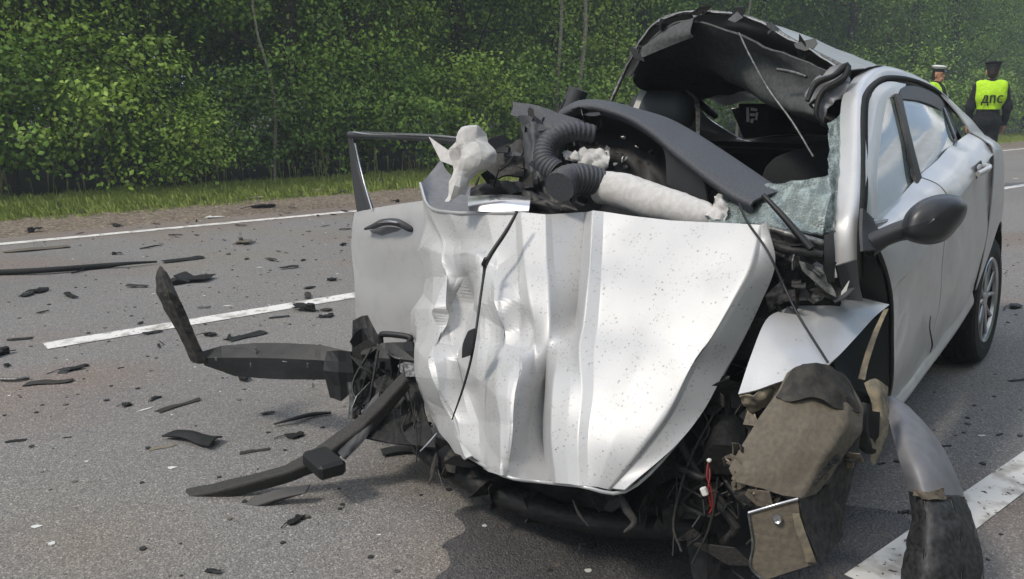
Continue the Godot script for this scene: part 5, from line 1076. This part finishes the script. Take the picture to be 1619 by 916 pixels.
	var gi := MultiMeshInstance3D.new()
	gi.name = "grit"
	gi.multimesh = grit
	gi.material_override = gm
	add_child(gi)
	tag(gi, "fine grit and glass crumbs sprinkled over the asphalt", "grit", "", "stuff")


# ---------------------------------------------------------------- trees
func leaf(s: Shape, at: Vector3, out: Vector3, long: float) -> void:
	var q := (out + V(rng.randf_range(-.9, .9), rng.randf_range(-.5, .9), rng.randf_range(-.9, .9))).normalized()
	var d := q.cross(V(rng.randf_range(-1, 1), rng.randf_range(-1, 1), rng.randf_range(-1, 1))).normalized()
	if d == Vector3.ZERO:
		d = Vector3.RIGHT
	var w := q.cross(d) * long * 0.32
	var k := s.vert(at - d * long * .5, q)
	s.vert(at + w + q * long * .08, (q + w.normalized() * .3).normalized())
	s.vert(at + d * long * .5, q)
	s.vert(at - w + q * long * .08, (q - w.normalized() * .3).normalized())
	s.tri(k, k + 1, k + 2)
	s.tri(k, k + 2, k + 3)


# leaves in clumps spread through an uneven volume
func crown(mid: Vector3, half: Vector3, clumps: int, leaves: int, long: float, loose: float) -> Shape:
	var s := Shape.new()
	for c in clumps:
		var d := V(rng.randfn(), rng.randfn(), rng.randfn()).normalized()
		var at := mid + d * half * pow(rng.randf(), 0.42) * rng.randf_range(0.75, 1.12)
		var r := rng.randf_range(0.22, 0.55) * loose
		var flat := rng.randf_range(.35, .8)
		var warm := rng.randf_range(0.5, 1.4)
		for l in leaves:
			var e := V(rng.randfn(), rng.randfn() * flat, rng.randfn()) * r * .6
			var k := warm * rng.randf_range(0.7, 1.3)
			s.tint = Color(k * rng.randf_range(0.9, 1.15), k, k * 0.9)
			leaf(s, at + e, (e.normalized() + d * .5 + V(0, .6, 0)).normalized(), long * rng.randf_range(.6, 1.25))
	return s


func trunk(height: float, radius: float, limbs: int, from: float, spread: float) -> Shape:
	var s := Shape.new()
	var path := []
	for k in 6:
		path.append(V(rng.randf_range(-.12, .12) * k * .5, height * k / 5.0, rng.randf_range(-.12, .12) * k * .5))
	tube(s, path, [radius * 1.25, radius, radius * .85, radius * .65, radius * .45, radius * .2], 8, 3)
	for k in limbs:
		var u := lerpf(from, .92, (k + rng.randf()) / limbs) * 5.0
		var p := along(path, u)
		var a := rng.randf() * TAU
		var reach := spread * rng.randf_range(.5, 1.0)
		tube(s, [p, p + V(cos(a) * reach * .5, reach * .25, sin(a) * reach * .5), p + V(cos(a) * reach, reach * .75, sin(a) * reach)], [radius * .4, radius * .25, radius * .08], 5, 3)
	return s


func plant(called: String, at: Vector3, size: Vector3, turn: float, foliage: Mesh, wood: Mesh, leaf_m: Material, wood_m: Material, label: String, category: String, group := "") -> void:
	var o := thing(called, at, turn, label, category, group)
	o.scale = size
	part("trunk" if category == "tree" else "stem", wood, wood_m, o)
	var c := part("crown" if category == "tree" else "foliage", foliage, leaf_m, o)
	c.set_meta("kind", "stuff")


func build_forest() -> void:
	var trees := []
	var woods := []
	for k in 3:
		trees.append(crown(V(0, 6.0, 0), V(2.5, 5.6, 2.5), 235, 110, .085, 1.5).mesh())
		woods.append(trunk(10.5, .15, 12, .12, 2.2).mesh())
	var shrubs := []
	var stems := []
	for k in 3:
		shrubs.append(crown(V(0, .95, 0), V(1.15, .95, 1.0), 70, 84, .068, .8).mesh())
		stems.append(trunk(1.6, .03, 6, .05, .8).mesh())
	var thin_crown := crown(V(0, 6.2, 0), V(1.5, 2.6, 1.5), 60, 50, .09, 1.1).mesh()
	# front trees: along the road, across it, kind, size, tone
	var L := [
		[-1.0, -14.6, 0, 1.0, "leaf_mid", "dense tree at the left end of the forest edge"],
		[1.4, -14.4, 1, 1.05, "leaf_light", "tree whose low leaves hang over the grass at the far left"],
		[3.1, -15.6, 2, 1.0, "leaf_light", "broadleaf tree behind the bright shrub on the left"],
		[4.8, -17.0, 0, 1.1, "leaf_mid", "mid green tree over the dark hollow in the forest edge"],
		[6.6, -14.3, 1, .95, "leaf_mid", "mid green tree standing behind the empty door frame"],
		[8.2, -14.8, 2, 1.05, "leaf_light", "yellow green tree above the torn dashboard"],
		[9.9, -16.8, 0, .95, "leaf_light", "bright yellow green tree left of the pale slim trunks"],
		[11.8, -16.4, 1, 1.0, "leaf_mid", "mid green tree behind the pale slim trunks"],
		[13.8, -15.0, 2, 1.1, "leaf_light", "yellow green tree just left of the raised car roof"],
		[16.2, -15.5, 0, 1.1, "leaf_mid", "mid green tree rising above the peak of the torn roof"],
		[18.8, -16.8, 1, 1.05, "leaf_mid", "mid green tree above the windscreen pillar"],
		[21.6, -17.2, 2, 1.15, "leaf_mid", "tall green tree right above the silver roof rail"],
		[24.6, -16.8, 0, 1.15, "leaf_deep", "tall green tree above the rear side window"],
		[28.0, -15.5, 1, 1.15, "leaf_deep", "tall green tree left of the officer in the yellow vest"],
		[31.8, -15.0, 2, 1.2, "leaf_mid", "tall green tree directly behind the yellow vest"],
		[36.0, -15.4, 0, 1.2, "leaf_mid", "tall green tree at the right edge of the view"],
		[40.5, -17.0, 1, 1.2, "leaf_light", "tall green tree beyond the right edge of the view"]]
	for t in L:
		plant("broadleaf_tree", road(t[0], t[1], -.03), Vector3.ONE * t[3], rng.randf() * TAU, trees[t[2]], woods[t[2]], M[t[4]], M.bark, t[5], "tree")
	var S := [
		[0.6, -12.9, 0, 1.0, "leaf_light", "leafy shrub at the left edge of the picture"],
		[2.0, -13.3, 1, 1.25, "leaf_mid", "tall shrub in the deep shade on the left"],
		[3.35, -12.75, 2, 1.2, "leaf_light", "bright green shrub sprawling over the grass on the left"],
		[4.3, -12.75, 0, .75, "leaf_light", "low bright shrub right of the sprawling one"],
		[5.4, -13.5, 1, 1.1, "leaf_deep", "shrub in the hollow left of the door frame"],
		[6.9, -13.3, 2, 1.1, "leaf_mid", "mid green shrub seen through the empty door frame"],
		[8.3, -13.2, 0, 1.2, "leaf_mid", "mid green shrub behind the white airbag rag"],
		[9.9, -13.4, 1, 1.3, "leaf_light", "light green shrub behind the split dashboard trim"],
		[11.8, -13.2, 2, 1.3, "leaf_mid", "mid green shrub left of the windscreen opening"],
		[14.0, -13.3, 0, 1.4, "leaf_light", "light shrub half hidden by the torn roof"],
		[19.5, -13.2, 1, 1.5, "leaf_mid", "shrub low behind the silver roof rail"],
		[24.0, -13.4, 2, 1.5, "leaf_deep", "full shrub behind the officer with the white cap"],
		[28.5, -13.2, 0, 1.6, "leaf_mid", "full shrub left of the officer in the yellow vest"],
		[33.0, -13.3, 1, 1.6, "leaf_mid", "full shrub beside the officer in the yellow vest on the right"],
		[38.0, -13.2, 2, 1.6, "leaf_light", "full shrub at the right edge below the trees"]]
	for t in S:
		plant("shrub", road(t[0], t[1], -.03), Vector3.ONE * t[3], rng.randf() * TAU, shrubs[t[2]], stems[t[2]], M[t[4]], M.bark, t[5].replace("officer", "person"), "shrub")
	var B := [[12.4, -12.75, .05, "slim pale leaning trunk left of the raised roof, right of the pair"], [11.8, -12.8, .04, "slim pale trunk left of the raised roof, left of the pair"], [18.0, -12.8, .035, "slim pale trunk behind the peak of the torn roof"], [5.6, -12.9, .022, "thin grey branchy trunk above the dark hollow"]]
	for t in B:
		plant("slender_tree", road(t[0], t[1], -.03), Vector3.ONE, rng.randf() * TAU, thin_crown, trunk(6.8, t[2], 4, .6, 1.0).mesh(), M.leaf_light, M.pale_bark, t[3], "tree")
	# the wood behind, and the one across the road far to the right
	wood("forest", trees, 260, V(-14, -34, .95), V(85, -17.5, 1.5), "deep green wood filling the space behind the front trees")
	wood("forest", trees, 240, V(-40, 9.5, 1.0), V(150, 24, 1.6), "wood across the road on the near side, mirrored in the car windows")


func wood(called: String, meshes: Array, count: int, lo: Vector3, hi: Vector3, label: String) -> void:
	var o := Node3D.new()
	o.name = numbered(called)
	add_child(o)
	tag(o, label, "forest", "", "stuff")
	for k in 3:
		var mm := MultiMesh.new()
		mm.transform_format = MultiMesh.TRANSFORM_3D
		mm.mesh = meshes[k]
		mm.instance_count = count / 3
		for i in count / 3:
			var at := road(lerpf(lo.x, hi.x, (i + rng.randf()) * 3.0 / count), lerpf(lo.y, hi.y, rng.randf()), -.1 - rng.randf() * .6)
			mm.set_instance_transform(i, Transform3D(Basis(Vector3.UP, rng.randf() * TAU).scaled(Vector3.ONE * rng.randf_range(lo.z, hi.z)), at))
		var mi := MultiMeshInstance3D.new()
		mi.name = "tree_crowns"
		mi.multimesh = mm
		mi.material_override = [M.leaf_mid, M.leaf_deep, M.leaf_light][k]
		o.add_child(mi, true)
		mi.set_meta("kind", "stuff")


# ---------------------------------------------------------------- mesh collecting
class Shape:
	var v := PackedVector3Array()
	var n := PackedVector3Array()
	var t := PackedVector2Array()
	var c := PackedColorArray()
	var i := PackedInt32Array()
	var tint := Color.WHITE

	func vert(p: Vector3, q: Vector3, uv := Vector2.ZERO) -> int:
		v.append(p)
		n.append(q)
		t.append(uv)
		c.append(tint)
		return v.size() - 1

	func tri(a: int, b: int, d: int) -> void:
		var face := (v[b] - v[a]).cross(v[d] - v[a])
		if face.dot(n[a] + n[b] + n[d]) > 0.0:
			i.append_array(PackedInt32Array([a, d, b]))
		else:
			i.append_array(PackedInt32Array([a, b, d]))

	func flat(pts: Array, q: Vector3) -> void:
		var first := -1
		for p in pts:
			var k := vert(p, q)
			if first < 0:
				first = k
		for k in range(1, pts.size() - 1):
			tri(first, first + k, first + k + 1)

	func mesh() -> ArrayMesh:
		var a := []
		a.resize(Mesh.ARRAY_MAX)
		a[Mesh.ARRAY_VERTEX] = v
		a[Mesh.ARRAY_NORMAL] = n
		a[Mesh.ARRAY_TEX_UV] = t
		a[Mesh.ARRAY_COLOR] = c
		a[Mesh.ARRAY_INDEX] = i
		var m := ArrayMesh.new()
		m.add_surface_from_arrays(Mesh.PRIMITIVE_TRIANGLES, a)
		return m


func V(x: float, y: float, z: float) -> Vector3:
	return Vector3(x, y, z)


func spline(a: Vector3, b: Vector3, c: Vector3, d: Vector3, t: float) -> Vector3:
	return 0.5 * (2.0 * b + (c - a) * t + (2.0 * a - 5.0 * b + 4.0 * c - d) * t * t + (3.0 * b - a - 3.0 * c + d) * t * t * t)


func along(row: Array, u: float) -> Vector3:
	var last := row.size() - 1
	var k := clampi(int(floor(u)), 0, last - 1)
	var a: Vector3 = row[k - 1] if k > 0 else row[0] * 2.0 - row[1]
	var d: Vector3 = row[k + 2] if k + 2 <= last else row[last] * 2.0 - row[last - 1]
	return spline(a, row[k], row[k + 1], d, u - k)


func straight(row: Array, u: float) -> Vector3:
	var k := clampi(int(floor(u)), 0, row.size() - 2)
	return (row[k] as Vector3).lerp(row[k + 1], u - k)


# a bent sheet with thickness through a grid of points, curved (flat_way 0), faceted (1) folded along its rows and columns (2), or folded across its rows only and crumpled at their start (3); push(u, v, point) moves it along its normal
func sheet(s: Shape, rows: Array, cuts := 4, thick := 0.002, push = null, flat_way := 0) -> Shape:
	var nu: int = (rows[0].size() - 1) * cuts
	var nv: int = (rows.size() - 1) * cuts
	var grid := []
	for j in nv + 1:
		var w := float(j) / cuts
		var line := []
		for i in nu + 1:
			var u := float(i) / cuts
			var column := []
			for r in rows:
				column.append(straight(r, u) if flat_way else along(r, u))
			line.append(along(column, w) if flat_way % 3 == 0 else straight(column, w))
		grid.append(line)
	for pass_no in 2:
		var norm := []
		for j in nv + 1:
			var line := []
			for i in nu + 1:
				var du: Vector3 = grid[j][mini(i + 1, nu)] - grid[j][maxi(i - 1, 0)]
				var dv: Vector3 = grid[mini(j + 1, nv)][i] - grid[maxi(j - 1, 0)][i]
				var q := du.cross(dv)
				line.append(q.normalized() if q.length() > 1e-12 else Vector3.UP)
			norm.append(line)
		if pass_no == 0:
			if push == null:
				pass_no = 1
			else:
				for j in nv + 1:
					for i in nu + 1:
						grid[j][i] += norm[j][i] * push.call(float(i) / nu, float(j) / nv, grid[j][i])
				continue
		var start := s.v.size()
		for side in 2:
			for j in nv + 1:
				for i in nu + 1:
					var q: Vector3 = norm[j][i]
					s.vert(grid[j][i] + (q * -thick if side else Vector3.ZERO), -q if side else q, Vector2(float(i) / nu, float(j) / nv))
		var half := (nu + 1) * (nv + 1)
		for side in 2:
			for j in nv:
				for i in nu:
					if flat_way == 1 or flat_way == 3 and i < nu * 0.32:
						for c in [[0, 0, 1, 0, 1, 1], [0, 0, 1, 1, 0, 1]]:
							var tri3 := []
							var up := Vector3.ZERO
							for m in 3:
								var at := Vector2i(i + c[m * 2], j + c[m * 2 + 1])
								up += norm[at.y][at.x]
								tri3.append(grid[at.y][at.x] - norm[at.y][at.x] * (thick if side else 0.0))
							var face: Vector3 = (tri3[1] - tri3[0]).cross(tri3[2] - tri3[0]).normalized()
							s.flat(tri3, face * signf(face.dot(up)) * (-1.0 if side else 1.0))
						continue
					var a := start + side * half + j * (nu + 1) + i
					s.tri(a, a + 1, a + nu + 2)
					s.tri(a, a + nu + 2, a + nu + 1)
		for k in 4:
			var count := nu if k < 2 else nv
			for m in count:
				var a: Vector2i = [Vector2i(m, 0), Vector2i(m, nv), Vector2i(0, m), Vector2i(nu, m)][k]
				var b: Vector2i = a + (Vector2i(1, 0) if k < 2 else Vector2i(0, 1))
				var pa: Vector3 = grid[a.y][a.x]
				var pb: Vector3 = grid[b.y][b.x]
				var na: Vector3 = norm[a.y][a.x]
				var nb: Vector3 = norm[b.y][b.x]
				var q := (pb - pa).cross(na).normalized()
				var inner: Vector3 = grid[clampi(a.y, 1, nv - 1)][clampi(a.x, 1, nu - 1)]
				if q.dot(inner - pa) > 0.0:
					q = -q
				s.flat([pa, pb, pb - nb * thick, pa - na * thick], q)
		break
	return s


# a nearly flat plate cut along an outline
func plate(s: Shape, outline: Array, thick := 0.003) -> Shape:
	var q := Vector3.ZERO
	var mid := Vector3.ZERO
	for k in outline.size():
		var a: Vector3 = outline[k]
		var b: Vector3 = outline[(k + 1) % outline.size()]
		q += a.cross(b)
		mid += a / outline.size()
	q = q.normalized()
	var ax := q.cross(Vector3.UP if absf(q.y) < 0.9 else Vector3.RIGHT).normalized()
	var ay := q.cross(ax)
	var flat2 := PackedVector2Array()
	for p in outline:
		flat2.append(Vector2((p - mid).dot(ax), (p - mid).dot(ay)))
	var tris := Geometry2D.triangulate_polygon(flat2)
	for side in [0.5, -0.5]:
		var start := s.v.size()
		for k in outline.size():
			s.vert(outline[k] + q * thick * side, q * signf(side), flat2[k])
		for k in range(0, tris.size(), 3):
			s.tri(start + tris[k], start + tris[k + 1], start + tris[k + 2])
	for k in outline.size():
		var a: Vector3 = outline[k]
		var b: Vector3 = outline[(k + 1) % outline.size()]
		var out := (b - a).cross(q).normalized()
		s.flat([a + q * thick * 0.5, b + q * thick * 0.5, b - q * thick * 0.5, a - q * thick * 0.5], out if Geometry2D.is_polygon_clockwise(flat2) == false else -out)
	return s


func tube(s: Shape, path: Array, radii, sides := 8, cuts := 4, ribs := 0.0) -> Shape:
	var count := (path.size() - 1) * cuts
	var side := Vector3.ZERO
	var start := s.v.size()
	for k in count + 1:
		var u := float(k) / cuts
		var p := along(path, u)
		var d := (along(path, minf(u + 0.05, path.size() - 1)) - along(path, maxf(u - 0.05, 0.0))).normalized()
		if side == Vector3.ZERO:
			side = d.cross(Vector3.UP if absf(d.y) < 0.9 else Vector3.RIGHT)
		side = (side - d * side.dot(d)).normalized()
		var up := d.cross(side)
		var r: float = radii if radii is float else lerpf(radii[int(u)], radii[mini(int(u) + 1, path.size() - 1)], u - int(u))
		var tilt := 0.0
		if ribs > 0.0:
			var step := along(path, minf(u + 1.0 / cuts, path.size() - 1)).distance_to(along(path, maxf(u - 1.0 / cuts, 0.0))) * 0.5
			tilt = r * ribs * cos(k * PI / 2.0) * PI / 2.0 / maxf(step, 1e-4)
			r *= 1.0 + ribs * sin(k * PI / 2.0)
		for j in sides + 1:
			var a := TAU * j / sides
			var q := side * cos(a) + up * sin(a)
			s.vert(p + q * r, (q - d * tilt).normalized(), Vector2(float(j) / sides, u))
	for k in count:
		for j in sides:
			var a := start + k * (sides + 1) + j
			s.tri(a, a + 1, a + sides + 2)
			s.tri(a, a + sides + 2, a + sides + 1)
	for e in 2:
		var ring := []
		for j in sides:
			ring.append(s.v[start + (count if e else 0) * (sides + 1) + j])
		var out: Vector3 = (along(path, path.size() - 1.0) - along(path, path.size() - 1.05)) if e else (along(path, 0.0) - along(path, 0.05))
		s.flat(ring, out.normalized())
	return s


# a box with chamfered edges
func block(s: Shape, middle: Vector3, size: Vector3, turn := Basis(), edge := 0.004) -> Shape:
	var h := size * 0.5
	var e := minf(edge, minf(h.x, minf(h.y, h.z)) * 0.6)
	for axis in 3:
		for sg in [-1.0, 1.0]:
			var q := Vector3.ZERO
			q[axis] = sg
			var b := (axis + 1) % 3
			var d := (axis + 2) % 3
			var face := []
			for w in [[-1, -1], [1, -1], [1, 1], [-1, 1]]:
				var p := Vector3.ZERO
				p[axis] = sg * h[axis]
				p[b] = w[0] * (h[b] - e)
				p[d] = w[1] * (h[d] - e)
				face.append(middle + turn * p)
			s.flat(face, turn * q)
	for axis in 3:
		var b := (axis + 1) % 3
		var d := (axis + 2) % 3
		for w in [[-1.0, -1.0], [1.0, -1.0], [1.0, 1.0], [-1.0, 1.0]]:
			var face := []
			for m in [[0, -1.0], [1, -1.0], [1, 1.0], [0, 1.0]]:
				var p := Vector3.ZERO
				p[axis] = m[1] * (h[axis] - e)
				p[b] = w[0] * (h[b] - (e if m[0] else 0.0))
				p[d] = w[1] * (h[d] - (0.0 if m[0] else e))
				face.append(middle + turn * p)
			var q := Vector3.ZERO
			q[b] = w[0]
			q[d] = w[1]
			s.flat(face, turn * q.normalized())
	for sx in [-1.0, 1.0]:
		for sy in [-1.0, 1.0]:
			for sz in [-1.0, 1.0]:
				var g := V(sx, sy, sz)
				s.flat([middle + turn * (g * (h - V(0, e, e))), middle + turn * (g * (h - V(e, 0, e))), middle + turn * (g * (h - V(e, e, 0)))], turn * g.normalized())
	return s


# a profile of (radius, offset) turned about an axis
func lathe(s: Shape, at: Vector3, axis: Vector3, profile: Array, sides := 48) -> Shape:
	var ax := axis.normalized()
	var a1 := ax.cross(Vector3.UP if absf(ax.y) < 0.9 else Vector3.RIGHT).normalized()
	var a2 := ax.cross(a1)
	for k in profile.size() - 1:
		var p: Vector2 = profile[k]
		var q: Vector2 = profile[k + 1]
		var d := q - p
		var rn := Vector2(d.y, -d.x).normalized()
		var start := s.v.size()
		for j in sides + 1:
			var a := TAU * j / sides
			var out := a1 * cos(a) + a2 * sin(a)
			s.vert(at + out * p.x + ax * p.y, out * rn.x + ax * rn.y)
			s.vert(at + out * q.x + ax * q.y, out * rn.x + ax * rn.y)
		for j in sides:
			var b := start + j * 2
			s.tri(b, b + 1, b + 3)
			s.tri(b, b + 3, b + 2)
	return s


# a body: bones [a, b, radius_a, radius_b] melted together and meshed as surface nets; keep(point) drops what it refuses
func flesh(s: Shape, bones: Array, cell: float, melt: float, grow := 0.0, rough := 0.0, keep = null) -> Shape:
	var lo := Vector3.INF
	var hi := -Vector3.INF
	for b in bones:
		var r: float = maxf(b[2], b[3]) + grow + melt + cell * 2
		lo = lo.min(b[0] - Vector3.ONE * r).min(b[1] - Vector3.ONE * r)
		hi = hi.max(b[0] + Vector3.ONE * r).max(b[1] + Vector3.ONE * r)
	var n := Vector3i(((hi - lo) / cell).ceil()) + Vector3i.ONE
	var field := PackedFloat32Array()
	field.resize(n.x * n.y * n.z)
	field.fill(1.0)
	for b in bones:
		var r: float = maxf(b[2], b[3]) + grow + melt + cell * 2
		var l := Vector3i(((b[0] as Vector3).min(b[1]) - Vector3.ONE * r - lo) / cell).clamp(Vector3i.ZERO, n - Vector3i.ONE)
		var h := Vector3i(((b[0] as Vector3).max(b[1]) + Vector3.ONE * r - lo) / cell).clamp(Vector3i.ZERO, n - Vector3i.ONE)
		var ab: Vector3 = b[1] - b[0]
		var len2 := maxf(ab.length_squared(), 1e-9)
		for z in range(l.z, h.z + 1):
			for y in range(l.y, h.y + 1):
				for x in range(l.x, h.x + 1):
					var p := lo + V(x, y, z) * cell
					var t := clampf((p - b[0]).dot(ab) / len2, 0.0, 1.0)
					var d := p.distance_to(b[0] + ab * t) - lerpf(b[2], b[3], t) - grow
					var k := (z * n.y + y) * n.x + x
					var m := maxf(melt - absf(field[k] - d), 0.0) / melt
					field[k] = minf(field[k], d) - m * m * melt * 0.25
	if rough > 0.0:
		var fn := FastNoiseLite.new()
		fn.seed = 5
		fn.frequency = 14.0
		for z in n.z:
			for y in n.y:
				for x in n.x:
					field[(z * n.y + y) * n.x + x] += fn.get_noise_3dv(lo + V(x, y, z) * cell) * rough
	var index := {}
	for z in n.z - 1:
		for y in n.y - 1:
			for x in n.x - 1:
				var corner := PackedFloat32Array()
				var signs := 0
				for k in 8:
					var f := field[((z + (k >> 2)) * n.y + y + ((k >> 1) & 1)) * n.x + x + (k & 1)]
					corner.append(f)
					signs += 1 if f < 0.0 else 0
				if signs == 0 or signs == 8:
					continue
				var sum := Vector3.ZERO
				var hits := 0
				for a in 8:
					for bit in [1, 2, 4]:
						var b: int = a | bit
						if b != a and (corner[a] < 0.0) != (corner[b] < 0.0):
							var t := corner[a] / (corner[a] - corner[b])
							sum += V(a & 1, (a >> 1) & 1, a >> 2).lerp(V(b & 1, (b >> 1) & 1, b >> 2), t)
							hits += 1
				var grad := V(corner[1] + corner[3] + corner[5] + corner[7] - corner[0] - corner[2] - corner[4] - corner[6], corner[2] + corner[3] + corner[6] + corner[7] - corner[0] - corner[1] - corner[4] - corner[5], corner[4] + corner[5] + corner[6] + corner[7] - corner[0] - corner[1] - corner[2] - corner[3])
				index[(z * n.y + y) * n.x + x] = s.vert(lo + (V(x, y, z) + sum / hits) * cell, grad.normalized())
	var step := [1, n.x, n.x * n.y]
	for key in index:
		for axis in 3:
			var s1: int = step[(axis + 1) % 3]
			var s2: int = step[(axis + 2) % 3]
			var next: int = key + step[axis]
			if next >= field.size() or (field[key] < 0.0) == (field[next] < 0.0):
				continue
			if not (index.has(key - s1) and index.has(key - s2) and index.has(key - s1 - s2)):
				continue
			var quad := [index[key], index[key - s1], index[key - s1 - s2], index[key - s2]]
			if keep != null and not quad.all(func(w): return keep.call(s.v[w])):
				continue
			s.tri(quad[0], quad[1], quad[2])
			s.tri(quad[0], quad[2], quad[3])
	return s


# ---------------------------------------------------------------- naming and placing
var taken := {}


func numbered(called: String) -> String:
	taken[called] = taken.get(called, 0) + 1
	return called if taken[called] == 1 else "%s_%03d" % [called, taken[called] - 1]


func tag(o: Node, label: String, category: String, group := "", kind := "") -> Node:
	o.set_meta("label", label)
	o.set_meta("category", category)
	if group:
		o.set_meta("group", group)
	if kind:
		o.set_meta("kind", kind)
	return o


func thing(called: String, at: Vector3, turn: float, label: String, category: String, group := "") -> Node3D:
	var o := Node3D.new()
	o.name = numbered(called)
	add_child(o)
	o.position = at
	o.rotation.y = turn
	tag(o, label, category, group)
	return o


func part(called: String, s, m: Material, parent: Node, label := "") -> MeshInstance3D:
	var o := MeshInstance3D.new()
	o.name = numbered(called) if parent == self else called
	o.mesh = s.mesh() if s is Shape else s
	o.material_override = m
	parent.add_child(o, true)
	if label:
		o.set_meta("label", label)
	return o
